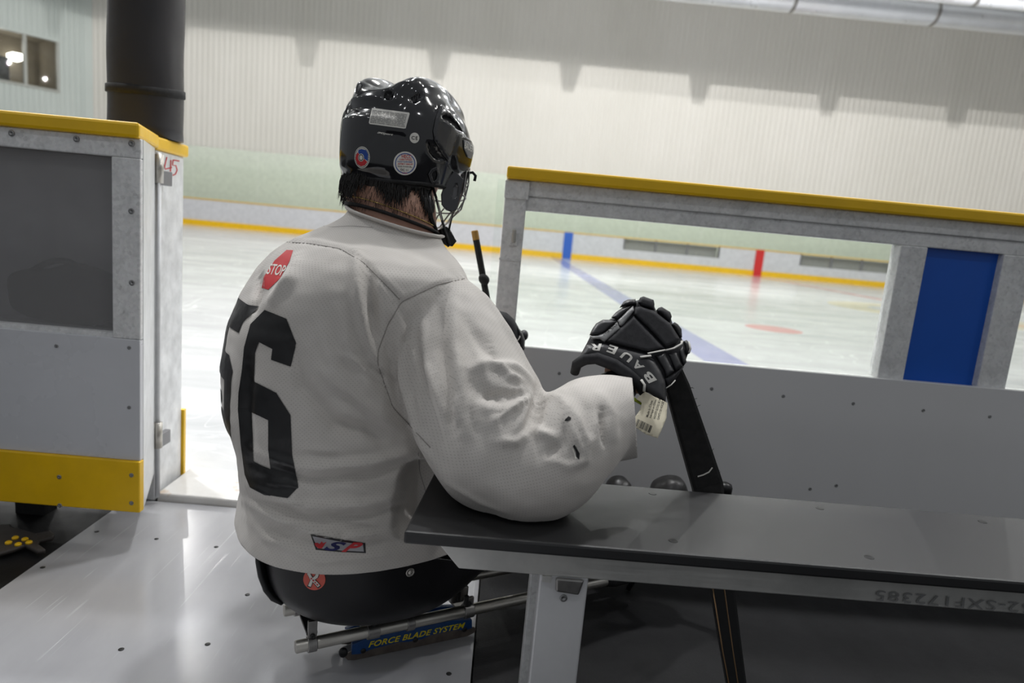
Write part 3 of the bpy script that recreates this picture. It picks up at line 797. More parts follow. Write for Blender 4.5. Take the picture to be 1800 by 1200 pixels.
def torso(g, n=64):
    V = []; F = []
    for (z, cx, cy, a, af, b) in TR:
        for k in range(n):
            t = 2*pi*k/n; ca, sa = cos(t), sin(t)           # t=0 -> front
            e = .86
            ca_ = math.copysign(abs(ca)**e, ca); sa_ = math.copysign(abs(sa)**e, sa)
            aa = af if ca > 0 else a
            dz = 0
            if z > .74: dz = -.030*(abs(sa)**2)*(z-.74)/.12 - .012*max(0, ca)     # shoulders slope outwards
            V.append(Vector((cx, cy, z+dz)) + hv*aa*ca_ + rv*b*sa_)
    for j in range(len(TR)-1):
        for k in range(n): F.append((j*n+k, j*n+(k+1) % n, (j+1)*n+(k+1) % n, (j+1)*n+k))
    F += [tuple(range(n))[::-1], tuple(range((len(TR)-1)*n, len(TR)*n))]
    return g.add(V, F)
# right sleeve: shoulder -> elbow on the bench -> cuff, pixel stations with distance and radius
SL_UP = [(PX(742, 560, 1.27), .078), (PX(780, 580, 1.235), .103), (PX(808, 640, 1.20), .113), (PX(838, 715, 1.155), .118), (PX(876, 785, 1.115), .112), (PX(925, 822, 1.095), .092)]
SL_FO = [(PX(925, 822, 1.095), .090), (PX(962, 815, 1.09), .088), (PX(1000, 776, 1.105), .086), (PX(1032, 748, 1.13), .081), (PX(1060, 735, 1.15), .076), (PX(1106, 732, 1.18), .074)]
LS_UP = [((-.345, 1.50, .74), .10), ((-.30, 1.56, .66), .105), ((-.24, 1.60, .58), .10)]
LS_FO = [((-.24, 1.60, .58), .095), ((-.12, 1.625, .585), .08), ((-.05, 1.635, .59), .062)]
g = G(); torso(g); capsules(g, SL_UP, 28); capsules(g, SL_FO, 28); capsules(g, LS_UP, 20); capsules(g, LS_FO, 20)
JV, JE, JF = remeshed(g, .005, 6)
# soften the joins a little more (armpit, elbow crook)
JV = lap(JV, JE, 6, .5)
# rest the sleeve on the bench instead of through it
onb = (JV[:, 0] > -.118) & (JV[:, 1] > .92) & (JV[:, 1] < 1.205)
JV[:, 2] = np.where(onb & (JV[:, 2] < .4335) & (JV[:, 2] > .36) & ((JV[:, 0] > -.02) | (JV[:, 1] < 1.11)), .4335, JV[:, 2])
def clear_bench(V):
    x, y, z = V[:, 0], V[:, 1], V[:, 2]
    yl = 1.09 + .124*smst(x, -.175, -.130) - .11*smst(z, .431, .485) - .11*(1-smst(z, .30, .345))
    k = (x > -.175) & (x < .02) & (y > 1.02) & (y < yl) & (z < .485) & (z > .30) & ((z < .4335) | (y > 1.10))
    V[:, 1] = np.where(k & ((y > 1.11) | (x < -.125)), yl, y); return V
clear_bench(JV)
JN = normals(JV, JF)
jb0 = BVHTree.FromPolygons(JV.tolist(), JF)
def trace(pts, step=6):
    out = []
    for a, b in zip(pts[:-1], pts[1:]):
        L = math.hypot(b[0]-a[0], b[1]-a[1]); n = max(1, int(L/step))
        for i in range(n):
            t = i/n; h = jb0.ray_cast(CAM, ray(a[0]+(b[0]-a[0])*t, a[1]+(b[1]-a[1])*t).normalized(), 5)
            if h[0] is not None: out.append(tuple(h[0]))
    return np.array(out)
JD = np.zeros(len(JV)); FM = 1.5
def fold(pts, wd, h, taper=True, sharp=2.0):
    P = trace(pts)
    if len(P) < 2: return
    lo = P.min(0)-wd*3; hi = P.max(0)+wd*3
    idx = np.where(((JV > lo) & (JV < hi)).all(1))[0]
    if not len(idx): return
    D = np.linalg.norm(JV[idx, None, :]-P[None], axis=2); k = D.argmin(1); d = D.min(1)
    t = k/(len(P)-1); amp = np.sin(pi*np.clip(t, .02, .98))**.6 if taper else 1.0
    JD[idx] += FM*h*amp*np.exp(-(d/wd)**sharp)
R = fold
# sleeve, upper arm drapes
R([(712, 545), (700, 600), (712, 680), (742, 770), (772, 830)], .010, .0075)
R([(688, 560), (682, 610), (700, 690), (725, 770)], .008, -.005)
R([(795, 495), (800, 580), (806, 660), (815, 745), (812, 790)], .011, .008)
R([(742, 545), (752, 640), (780, 720), (790, 780)], .009, .0065)
R([(770, 520), (775, 600), (790, 680), (800, 760)], .009, -.006)
R([(835, 490), (880, 560), (915, 620), (935, 655)], .009, .005)
R([(818, 560), (850, 610), (880, 640)], .010, -.005)
R([(822, 650), (860, 640), (905, 645), (944, 676)], .010, .0065)
R([(820, 668), (850, 692), (885, 700), (915, 686)], .014, -.006)
R([(830, 700), (862, 716), (905, 712), (938, 690)], .010, .003)
R([(944, 670), (950, 700), (942, 735), (932, 765)], .010, -.011)
R([(958, 690), (985, 700), (1015, 735), (1033, 775), (1030, 808), (1000, 820), (955, 805)], .0065, .0045)
R([(938, 742), (950, 762), (985, 772)], .008, .008)
R([(870, 775), (905, 778), (935, 755)], .007, .0065)
R([(800, 690), (806, 740), (800, 760)], .006, .006)
R([(985, 780), (965, 795), (948, 800)], .007, -.006)
R([(1000, 680), (1030, 720), (1045, 780)], .010, -.004)
R([(1048, 680), (1075, 730), (1080, 790)], .012, .004)
R([(780, 845), (840, 880), (900, 905)], .006, .003)
R([(850, 740), (870, 800), (880, 860)], .016, -.004)
# torso drapes
FM = 2.3
R([(626, 440), (630, 520), (645, 590), (664, 650)], .010, .0085)
R([(648, 470), (655, 560), (660, 610)], .010, -.008)
R([(600, 520), (610, 600), (650, 680), (700, 745)], .013, .006)
R([(512, 590), (535, 680), (590, 745), (700, 775)], .013, -.007)
R([(560, 560), (590, 650), (650, 720), (715, 765)], .012, .005)
R([(455, 480), (452, 520), (440, 560)], .012, -.006)
R([(520, 450), (508, 490), (470, 540)], .014, .005)
R([(440, 790), (540, 822), (650, 812), (755, 785)], .008, .006)
R([(440, 812), (540, 845), (650, 835), (750, 805)], .008, -.005)
R([(430, 850), (540, 890), (640, 885), (740, 862)], .008, .006)
R([(425, 870), (540, 912), (640, 905), (735, 885)], .008, -.005)
R([(425, 880), (500, 915), (600, 945), (700, 935)], .007, .006)
R([(450, 925), (520, 950), (600, 962), (700, 955)], .010, -.004)
R([(425, 905), (470, 945), (560, 985), (700, 975)], .006, .003)
R([(735, 795), (738, 830), (748, 862)], .004, .003)
R([(438, 640), (430, 720), (440, 800)], .016, -.006)
R([(480, 860), (520, 868), (540, 850)], .01, .004)
# finer creases: a fan out of the elbow crook, short drapes down the sleeve, tension lines under the arm
rc = random.Random(21); FM = 1.9
def crease(a, b, wd, h, wob=5):
    n = 5; nx, ny = b[1]-a[1], a[0]-b[0]; L = math.hypot(nx, ny); nx /= L; ny /= L; w_ = rc.uniform(-wob, wob)
    R([(a[0]+(b[0]-a[0])*k/n+nx*w_*sin(pi*k/n), a[1]+(b[1]-a[1])*k/n+ny*w_*sin(pi*k/n)) for k in range(n+1)], wd, h)
for k in range(9):
    an = radians(150+k*13+rc.uniform(-4, 4)); l0 = rc.uniform(10, 30); l1 = rc.uniform(60, 120)
    crease((944+l0*cos(an), 684+l0*-sin(an)*-1*-1), (944+l1*cos(an), 684-l1*sin(an)), rc.uniform(.004, .007), rc.choice((.004, -.004, .003)))
for k in range(14):
    x = rc.uniform(700, 880); y = rc.uniform(520, 700); L = rc.uniform(60, 130); crease((x, y), (x+L*rc.uniform(.12, .35), y+L), rc.uniform(.004, .008), rc.choice((.0035, -.0035, .0025)))
for k in range(10):
    x = rc.uniform(560, 640); y = rc.uniform(560, 740); crease((x, y), (x+rc.uniform(50, 90), y+rc.uniform(30, 70)), rc.uniform(.005, .009), rc.choice((.003, -.003)))
for k in range(14):
    x = rc.uniform(430, 600); y = rc.uniform(780, 950); L = rc.uniform(60, 150); crease((x, y), (x+L, y+L*rc.uniform(-.1, .28)), rc.uniform(.004, .007), rc.choice((.003, -.003)))
for k in range(8):
    x = rc.uniform(985, 1080); y = rc.uniform(690, 740); L = rc.uniform(50, 90); crease((x, y), (x+L*rc.uniform(-.2, .35), y+L), rc.uniform(.004, .007), rc.choice((.003, -.003)))
# seams: yoke and sleeve head
FM = 1.45
SEAMS = [[(484, 424), (545, 428), (598, 437), (640, 462), (670, 492), (706, 530)],
         [(868, 492), (832, 486), (770, 500), (706, 530), (682, 570), (664, 618), (664, 640), (690, 715), (760, 790)]]
for s_ in SEAMS:
    fold(s_, .0035, -.0022, False); fold([(x+4, y-6) for x, y in s_], .005, .0012, False)
# fine cloth undulation
from mathutils import noise as mn
und = np.array([mn.noise(Vector(v)*16)*.6+mn.noise(Vector((v[0]*30, v[1]*30, v[2]*44)))*.35 for v in JV.tolist()])
JD += und*.0035
JV = JV + JN*JD[:, None]
onb = (JV[:, 0] > -.118) & (JV[:, 1] > .92) & (JV[:, 1] < 1.205)
JV[:, 2] = np.where(onb & (JV[:, 2] < .4335) & (JV[:, 2] > .36) & ((JV[:, 0] > -.02) | (JV[:, 1] < 1.11)), .4335, JV[:, 2])
JV = lap(JV, JE, 1, .25); el = onb & (JV[:, 2] < .4335) & (JV[:, 2] > .36) & ((JV[:, 0] > -.02) | (JV[:, 1] < 1.11)); JV[:, 2] = np.where(el, .4335, JV[:, 2]); clear_bench(JV)
# open hem, neck, cuffs: cut the closed ends off
me0 = bpy.data.meshes.new('jersey'); me0.from_pydata(JV.tolist(), [], JF)
bm = bmesh.new(); bm.from_mesh(me0)
def cut(co, no, sel):
    vs = [v for v in bm.verts if sel(v.co)]; vset = set(vs)
    fs = [f for f in bm.faces if all(v in vset for v in f.verts)]; es = [e for e in bm.edges if e.verts[0] in vset and e.verts[1] in vset]
    bmesh.ops.bisect_plane(bm, geom=vs+es+fs, plane_co=co, plane_no=no, clear_outer=True)
cut((0, 0, .270), (0, 0, -1), lambda v: v.z < .30 and v.x < .05)
NECKZ = lambda x, y: .876-.24*(x+.231)+.05*(y-1.352)
cut((-.231, 1.352, .876), (.24, -.05, 1), lambda v: v.z > .83)
cA, cB = PX(1113, 690, 1.16), PX(1120, 795, 1.16); cn = (cB-cA).cross(ray(1100, 720)).normalized()
if cn.dot(cA-PX(1000, 776, 1.105)) < 0: cn.negate()
cut(cA, cn, lambda v: (v-cA).length < .17 and v.x > .15)
cut((-.03, 1.64, .59), (1, .1, 0), lambda v: v.x > -.09 and v.y > 1.5)
bm.to_mesh(me0); bm.free(); me = me0; me.update()
# knit coordinates in metres: torso = (arc, height), sleeves = (arc, length)
UL = me.uv_layers.new(name='knit')
chU = [np.array(p) for p, r in SL_UP]; chF = [np.array(p) for p, r in SL_FO]
def chain_uv(P, chain):
    best = (9e9, 0, None, None); acc = 0
    for a, b in zip(chain[:-1], chain[1:]):
        ab = b-a; L = np.linalg.norm(ab); t = np.clip(((P-a) @ ab)/L/L, -.3, 1.3); q = a+ab*np.clip(t, 0, 1); d = np.linalg.norm(P-q)
        if d < best[0]: best = (d, acc+t*L, q, ab/L)
        acc += L
    d, s, q, t = best
    up = np.cross(t, [0, 0, 1.0]); up /= np.linalg.norm(up); bt = np.cross(t, up)
    return math.atan2((P-q) @ bt, (P-q) @ up), s, d
AE1 = np.array((.85, .35, -.40)); AE2 = np.array((.50, .25, .83))
vco = [np.array(v.co) for v in me.vertices]
uvd = []
for p in me.polygons:
    c = np.array(p.center)
    cx, cy, a, af, b = torso_at(min(c[2], .87)); rel = Vector((c[0]-cx, c[1]-cy, 0)); u_ = rel.dot(hv); w_ = rel.dot(rv)
    inside = (u_/a)**2+(w_/b)**2 < 1.35 and c[2] < .8 or c[2] >= .8
    mode = 0
    if c[0] > -.19 and c[1] < 1.35:
        aU = chain_uv(c, chU); aF = chain_uv(c, chF)
        if not ((u_/a)**2+(w_/b)**2 < 1.12 or (c[2] > .76 and (c[0] < -.10))) or aF[2] < .1 and c[0] > .0: mode = 1 if aU[2] < aF[2] else 2
    vals = []
    for li in p.loop_indices:
        P = vco[me.loops[li].vertex_index]
        if mode == 0:
            rel = Vector((P[0]-cx, P[1]-cy, 0)); th = math.atan2(rel.dot(rv), -rel.dot(hv))
            if p.center[2] > .80: vals.append((-P[0]*hv.y+P[1]*hv.x, P[0]*hv.x+P[1]*hv.y, 0))
            else: vals.append((th*.2, P[2], th))
        elif p.normal.z > .72: vals.append((P[0]*.9+P[1]*.4, P[1]*.9-P[0]*.4, 0))
        else: vals.append((P @ AE1, P @ AE2, 0))
    th0 = vals[0][2]; sc = .2 if mode == 0 else .095
    for li, (u, v, th) in zip(p.loop_indices, vals):
        if th-th0 > pi: u -= 2*pi*sc
        elif th-th0 < -pi: u += 2*pi*sc
        uvd.append((li, u, v))
for li, u, v in uvd: UL.data[li].uv = (u, v)
def jersey_mat():
    N = NT('practice_jersey'); uv = N.n('ShaderNodeUVMap'); uv.uv_map = 'knit'
    sp = N.n('ShaderNodeSeparateXYZ'); N.l(uv.outputs[0], sp.inputs[0])
    px_, py_ = .0058, .0034
    row = N.math('FLOOR', N.math('DIVIDE', sp.outputs[1], py_))
    sh = N.math('MULTIPLY', N.math('MODULO', N.math('ABSOLUTE', row), 2.0), .5)
    fu = N.math('SUBTRACT', N.math('FRACT', N.math('ADD', N.math('DIVIDE', sp.outputs[0], px_), sh)), .5)
    fv = N.math('SUBTRACT', N.math('FRACT', N.math('DIVIDE', sp.outputs[1], py_)), .5)
    a = N.math('MULTIPLY', fu, px_/.0011); b = N.math('MULTIPLY', fv, py_/.0008)
    d = N.math('SQRT', N.math('ADD', N.math('MULTIPLY', a, a), N.math('MULTIPLY', b, b)))
    hole = N.ramp(d, [(.35, 1.0), (.95, 0.0)])
    v = N.coord('Object'); n1 = N.noise(v, 7, 5); n2 = N.noise(v, 2.2, 3)
    c = N.ramp(n1, [(.3, (.53, .50, .465, 1)), (.7, (.61, .58, .545, 1))])
    c = N.mix(N.ramp(n2, [(.55, 0.0), (.75, .22)]), c, (.50, .43, .41, 1))
    c = N.mix(N.math('MULTIPLY', hole, .42), c, (.20, .19, .18, 1))
    N.base(c); N.b.inputs['Roughness'].default_value = .85; N.b.inputs['Specular IOR Level'].default_value = .25
    N.b.inputs['Sheen Weight'].default_value = .15
    bp = N.n('ShaderNodeBump'); bp.inputs['Strength'].default_value = .5; bp.inputs['Distance'].default_value = .0006; bp.invert = True
    N.l(hole, bp.inputs['Height']); N.l(bp.outputs[0], N.b.inputs['Normal'])
    return N.m
M['jersey'] = jersey_mat()
jersey = link_mesh(me, 'jersey', M['jersey'], person, True)
sm = jersey.modifiers.new('cloth', 'SOLIDIFY'); sm.thickness = .0018; sm.offset = -1
JB = bvh_of(jersey); onJ = px_on(JB)
# ---------------------------------------------------------------- prints on the jersey
def sm_off(o, st=0): return o
SIX = [(455, 556), (466, 544.5), (504, 560), (521, 603), (511, 644), (477, 632), (479.5, 613), (456, 601), (449, 620), (447, 670), (486, 690), (511, 729), (514, 800), (525, 856), (506, 875), (465, 869), (440, 856), (431, 833), (424, 780), (419, 720), (420, 690), (426, 650), (430, 610), (441, 570)]
HOLE6 = [(443, 724), (472, 738), (472, 790), (476, 824), (461, 818), (446, 810), (445, 770)]
lay('number_print', curve_mesh([SIX], [HOLE6]), onJ, M['black_print'], person, 3, .0012, label='black number 6 on the back')
# the 5 wraps away round the spine: mapped in (pixel-like) back coordinates by angle and height
def back_map(v):
    th, z = v                                     # angle from the spine (rad, + towards his right) and height
    cx, cy, a, af, b = torso_at(z)
    d = (-hv*cos(th)*a + rv*sin(th)*b)
    o = Vector((cx, cy, z)) + d*1.6
    h = JB.ray_cast(o, -d.normalized(), 1)
    if h[0] is None: return None
    n = h[1] if h[1].dot(d) > 0 else -h[1]
    return h[0], n
def ang_of(x, y):
    h = None
    while h is None: h = onJ((x, y)); x += 1.0
    h = h[0]; cx, cy, a, af, b = torso_at(h.z); q = h-Vector((cx, cy, 0))
    return math.atan2(q.dot(rv)/b, -q.dot(hv)/a), h.z
aL = ang_of(428, 580); aT = ang_of(433, 528); aB = ang_of(432, 800); aR = ang_of(521, 603)
LE = sorted([ang_of(x+1.5, y)[::-1] for x, y in ((455, 558), (441, 571), (430, 610), (426, 650), (420, 690), (419, 720), (424, 780), (431, 833))])
lz = [p[0] for p in LE]; la_ = [p[1] for p in LE]
w5 = aR[0]-aL[0]; zT = aT[1]-.004; zB = zT-.245; s5 = -w5; e5 = 0; st = w5*.34; hS = .048
GAP5 = .13
def five_map(v):
    z = v[1]; return back_map((float(np.interp(z, lz, la_))-GAP5+v[0], z))
F5 = [(s5, zT), (e5, zT), (e5, zT-hS), (s5+st, zT-hS), (s5+st, zT-.092), (e5-.12, zT-.092), (e5, zT-.115), (e5, zB+.03), (e5-.12, zB), (s5+.1, zB),
      (s5, zB+.03), (s5, zB+.075), (s5+st, zB+.075), (s5+st, zB+hS), (e5-st, zB+hS), (e5-st, zT-.092-hS), (s5, zT-.092-hS)]
def lay_scaled(name, poly, fn, m, parent, sx, step, **k):
    VF = curve_mesh([[(x*sx, y) for x, y in poly]]); return lay(name, VF, lambda v: fn((v[0]/sx, v[1])), m, parent, step, **k)
lay_scaled('number_print', F5, five_map, M['black_print'], person, .22, .006, off=.0012, label='black number 5 on the back')
OCT = [(504, 439.5), (515.5, 440), (509, 460), (492, 490), (472, 509), (460.5, 506), (464.5, 486), (483, 458)]
stp = lay('stop_sign_print', curve_mesh([OCT]), onJ, M['red_print'], person, 3, .0006, label='red octagonal stop sign print')
V, F = text_mesh('STOP', .012)
lay('stop_lettering', (place2d(V, (468.5, 482), (497.5, 485.5), (476.5, 463.5)), F), onJ, M['white_print'], stp, 3, .0012)
# hem patch
PB = [(546, 938), (590, 946), (642, 954), (643, 972), (600, 970), (555, 966)]
pt = lay('hem_patch', curve_mesh([PB]), onJ, M['black_print'], person, 3, .0006, label='small hem patch with leaf and letters')
lay('patch_field', curve_mesh([[(549.5, 941), (590, 949), (638, 956.5), (639.5, 969.5), (600, 967.5), (558, 963.5)]]), onJ, mat('patch_grey', srgb(168, 168, 172), .8), pt, 3, .0010)
lay('patch_leaf', curve_mesh([[(553, 955), (556, 953), (559, 954), (562, 956), (566, 950), (568, 954), (574, 951), (570, 958), (566, 964), (560, 964), (555, 960)]]), onJ, M['red_print'], pt, 3, .0015)
V, F = text_mesh('S', .03, .3); lay('patch_letter', (place2d(V, (568, 967), (601, 970), (577, 949)), F), onJ, M['navy_print'], pt, 3, .0015)
V, F = text_mesh('P', .04, .3); lay('patch_letter', (place2d(V, (600, 970), (628, 971.5), (612, 951)), F), onJ, M['red_print'], pt, 3, .0015)
# seam threads
M['seam'] = mat('seam_thread', (.30, .28, .26, 1), .8)
def seam(pts, r=.0007):
    P = []
    for a, b in zip(pts[:-1], pts[1:]):
        n = max(2, int(math.hypot(b[0]-a[0], b[1]-a[1])/5))
        for k in range(n):
            h = onJ((a[0]+(b[0]-a[0])*k/n, a[1]+(b[1]-a[1])*k/n))
            if h: P.append(h[0]+h[1]*.0001)
    P2 = [P[0]]+[(P[i-1]+P[i]+P[i+1])/3 for i in range(1, len(P)-1)]+[P[-1]]
    G().tube(P2, r, 6).obj('seam', M['seam'], person, True)
for s_ in SEAMS: seam(s_, .0009)
seam([(735, 795), (738, 830), (748, 862), (751, 880)])
seam([(563, 397), (585, 399), (615, 397), (660, 400)], .0006)
# worn holes in the sleeve
lay('sleeve_hole', curve_mesh([[(992, 739), (999, 731.5), (1004, 734), (1003, 738), (997, 740)]]), onJ, M['matte_black'], person, 2, .0006)
lay('sleeve_hole', curve_mesh([[(1007, 784), (1010, 781), (1014, 788), (1019, 797), (1018, 808), (1013, 803), (1012, 794)]]), onJ, M['matte_black'], person, 2, .0006)
lay('sleeve_fray', curve_mesh([[(1006, 790), (1008, 796), (1011, 806), (1014, 806), (1010, 796), (1007, 786)]]), onJ, M['white_print'], person, 2, .0010)

# ---------------------------------------------------------------- body
HC = PX(716, 252, 1.355)                              # head centre
HYAW = radians(27); HPIT = radians(10)
hf0 = Vector((sin(HYAW), cos(HYAW), 0)); hr = Vector((cos(HYAW), -sin(HYAW), 0))
hf = hf0*cos(HPIT) - Vector((0, 0, 1))*sin(HPIT); hu = hr.cross(hf)
def HP(x, y, z): return HC + hr*x + hf*y + hu*z
HM = Matrix((hr, hf, hu)).transposed().to_4x4()
NB = Vector((-.232, 1.352, .84))
g = G()
g.ellip(HP(0, .0, .0), (.074, .095, .105), HM, 28, 18)
g.ellip(HP(0, .030, -.062), (.060, .062, .062), HM, 24, 16)        # jaw
g.ellip(HP(0, .078, -.105), (.024, .020, .018), HM, 16, 10)        # chin
capsules(g, [(HP(0, .085, -.008), .010), (HP(0, .112, -.048), .014)], 12)     # nose
g.ellip(HP(0, .092, -.078), (.024, .012, .006), HM, 14, 8); g.ellip(HP(0, .090, -.090), (.020, .012, .006), HM, 14, 8)   # lips
for s in (-1, 1):
    g.ellip(HP(s*.077, -.012, -.035), (.010, .020, .032), HM, 14, 10)       # ears
    g.ellip(HP(s*.032, .084, .002), (.020, .012, .008), HM, 12, 8)          # brows
capsules(g, [(HP(0, -.028, -.05), .074), (HP(-.004, -.040, -.100), .079), (NB+Vector((0, 0, .045)), .084), (NB+Vector((-.01, 0, -.05)), .098)], 24)
capsules(g, [(Vector((-.27, 1.32, .32)), .13), (Vector((-.28, 1.32, .48)), .13), (Vector((-.27, 1.33, .62)), .14), (Vector((-.25, 1.335, .72)), .13)], 24)
Rs = [(PX(742, 560, 1.27), .062), (PX(800, 640, 1.21), .056), (PX(865, 745, 1.145), .048), (PX(925, 815, 1.10), .040)]
Rf = [(PX(925, 815, 1.10), .040), (PX(1000, 770, 1.125), .040), (PX(1062, 718, 1.165), .032), (PX(1085, 688, 1.200), .027)]
capsules(g, Rs, 20); capsules(g, Rf, 20)
capsules(g, [((-.35, 1.48, .74), .062), ((-.28, 1.56, .66), .052), ((-.23, 1.60, .58), .042)], 16)
capsules(g, [((-.23, 1.60, .58), .042), ((-.12, 1.625, .585), .036), ((-.07, 1.635, .592), .026)], 16)
BOOTS = ((-1, onY(1087, 858, 1.60)), (1, onY(1171, 861, 1.56)))
LEG = {}
for s, bc in BOOTS:                                                # legs
    hip = Vector((-.24, 1.31, .245)) + rv*s*.078; ank = bc + Vector((-.03, -.015, -.10)); knee = hip.lerp(ank, .52) + Vector((0, 0, .065))
    LEG[s] = (hip, knee, ank)
    capsules(g, [(hip, .078), (hip.lerp(knee, .5), .068), (knee, .052)], 16); capsules(g, [(knee, .052), (knee.lerp(ank, .4), .046), (ank, .032)], 16)
    capsules(g, [(ank, .032), (bc+Vector((-.015, 0, -.07)), .028), (bc+Vector((-.008, 0, -.04)), .024)], 14)
HANDR = PX(1120, 625, 1.205); hdirR = (PX(1140, 560, 1.24)-PX(1085, 690, 1.185)).normalized()
def hand(g, wrist, fwd, side, grip, sgn):
    """palm and five separate curled fingers"""
    c = wrist + fwd*.045
    g.ellip(c, (.040, .046, .016), Matrix((side, fwd, side.cross(fwd))).transposed().to_4x4(), 20, 12, .8)
    for k in range(4):
        b = wrist + fwd*.085 + side*(.030-.020*k)
        L = (.036, .040, .038, .030)[k]
        capsules(g, [(b, .0095), (b+fwd*L*.7+grip*L*.45, .009), (b+fwd*L*.6+grip*L*1.3, .0085), (b+fwd*L*.05+grip*L*1.6, .0078)], 10)
    b = wrist + fwd*.02 + side*.036*sgn
    capsules(g, [(b, .012), (b+fwd*.03+side*.012*sgn+grip*.02, .0105), (b+fwd*.05+side*.0*sgn+grip*.042, .009)], 10)
sideR = hdirR.cross(Vector(ray(1120, 600)).normalized()).normalized()
gripR = Vector(ray(1120, 600)).normalized()
hand(g, PX(1087, 686, 1.200), hdirR, sideR, gripR, -1)
hdirL = Vector((.9, .3, .2)).normalized(); sideL = hdirL.cross(Vector((0, 1, 0))).normalized()
hand(g, Vector((-.075, 1.635, .592)), hdirL, sideL, Vector((0, 1, -.1)).normalized(), 1)
BV, BE, BF = remeshed(g, .0042, 3)
def skin_mat():
    N = NT('skin'); v = N.coord('Object'); n1 = N.noise(v, 28, 5); n2 = N.noise(v, 6, 3)
    c = N.ramp(n1, [(.3, (.36, .19, .13, 1)), (.7, (.46, .265, .19, 1))])
    c = N.mix(N.ramp(n2, [(.4, 0.0), (.8, .35)]), c, (.50, .22, .16, 1))
    N.base(c); N.b.inputs['Roughness'].default_value = .5; N.b.inputs['Subsurface Weight'].default_value = .12
    N.b.inputs['Subsurface Radius'].default_value = (.01, .004, .002); N.b.inputs['Subsurface Scale'].default_value = .5
    N.bump(N.noise(v, 260, 5), .25, .0006); return N.m
me = bpy.data.meshes.new('body'); me.from_pydata(BV.tolist(), [], BF); me.update()
body = link_mesh(me, 'body', skin_mat(), person, True)
BB = bvh_of(body)
# eyes
for s in (-1, 1): G().ellip(HP(s*.031, .086, -.014), (.012, .010, .009), HM, 14, 10).obj('eye', M['white_print'], person, True)
# trousers over the legs, boots
g = G()
for s in (-1, 1):
    hip, knee, ank = LEG[s]
    capsules(g, [(hip, .084), (hip.lerp(knee, .5), .078), (knee, .064), (knee.lerp(ank, .5), .056), (knee.lerp(ank, .9), .048)], 18)
TV, TE, TF = remeshed(g, .008, 4)
nn = np.array([mn.noise(Vector(v)*14) for v in TV.tolist()]); TV = TV + normals(TV, TF)*nn[:, None]*.008
mk('trousers', TV.tolist(), TF, M['matte_black'], person, True)
M['boot'] = mat('boot_leather', (.014, .013, .013, 1), .38, var=.3, vs=30, bump=.15, bs=60)
for s, c in BOOTS:
    w_ = 31+s*2; g = G()
    capsules(g, [(c+Vector((-.05, -.04, -.13)), .04), (c+Vector((-.02, -.01, -.09)), .042)], 20)
    if s > 0: g.ellip(c+Vector((.006, .0, -.004)), (.046, .044, .036), Matrix.Rotation(radians(-24), 4, 'Y'), 28, 18, .85); g.ellip(c+Vector((-.012, -.02, -.03)), (.050, .045, .032), None, 24, 14, .9)
    else: g.ellip(c+Vector((.0, .0, -.006)), (.034, .04, .036), None, 28, 18, .9); g.ellip(c+Vector((-.004, -.012, -.03)), (.040, .04, .032), None, 24, 14, .9)
    g.v = [v+(v-c).normalized()*.0035*mn.noise(v*38) for v in g.v]
    b_ = g.obj('boot', M['boot'], person, True)
    G().tube([c+Vector((-.040, -.016, -.02)), c+Vector((-.02, -.038, -.02)), c+Vector((.01, -.040, -.022)), c+Vector((.035, -.02, -.02))], .006, 8).obj('boot_trim', M['tape_tan'], b_, True)
# necklace, inner collar
ring = []
for k in range(60):
    a = 2*pi*k/60; ring.append(a)
def neck_ring(z, tilt, off, r):
    pts = []
    for a in ring:
        d = Vector((cos(a), sin(a), 0)); o = NB + Vector((0, 0, z)) + d*.3 + Vector((0, 0, tilt*(-d.dot(hv))))
        h = BB.ray_cast(o, -d, .5); pts.append((h[0] if h[0] is not None else o-d*.2)+d*off)
    return pts
G().tube(neck_ring(.040, .022, .003, .002), .006, 8, closed=True, flat=.5).obj('inner_collar', M['matte_black'], person, True)
gc = G()
for i, p in enumerate(neck_ring(.052, .024, .0015, .002)*1):
    gc.ellip(p, (.0021, .0021, .0013), None, 6, 4)
pn_ = neck_ring(.052, .024, .0015, .002)
G_ = G(); dens = [pn_[i].lerp(pn_[(i+1) % 60], t) for i in range(60) for t in (0, .34, .67)]
for p in dens: G_.ellip(p, (.0016, .0016, .0012), None, 6, 4)
G_.obj('necklace', M['gold'], person, True, label='thin gold bead chain')
# jersey collar band, hugging the cut edge
pc_ = []
for k in range(72):
    a = 2*pi*k/72; d = Vector((cos(a), sin(a), 0)); c0 = Vector((-.231, 1.352, 0))
    z = NECKZ(c0.x+d.x*.085, c0.y+d.y*.085)-.005; o = Vector((c0.x, c0.y, z))+d*.3
    h = JB.ray_cast(o, -d, .29); r_ = (h[0]-Vector((c0.x, c0.y, z))).length if h[0] is not None else .09
    pc_.append(c0 + d*min(r_, .12) + Vector((0, 0, z+.005)))
rr = [(p-Vector((-.231, 1.352, p.z))).length for p in pc_]
rr = [sum(rr[(k+m) % 72] for m in range(-4, 5))/9 for k in range(72)]
pc_ = [Vector((-.231+cos(2*pi*k/72)*rr[k], 1.352+sin(2*pi*k/72)*rr[k], pc_[k].z)) for k in range(72)]
cb = G(); cb.tube(pc_, .0075, 10, closed=True, flat=.5).obj('collar', M['jersey'], person, True)

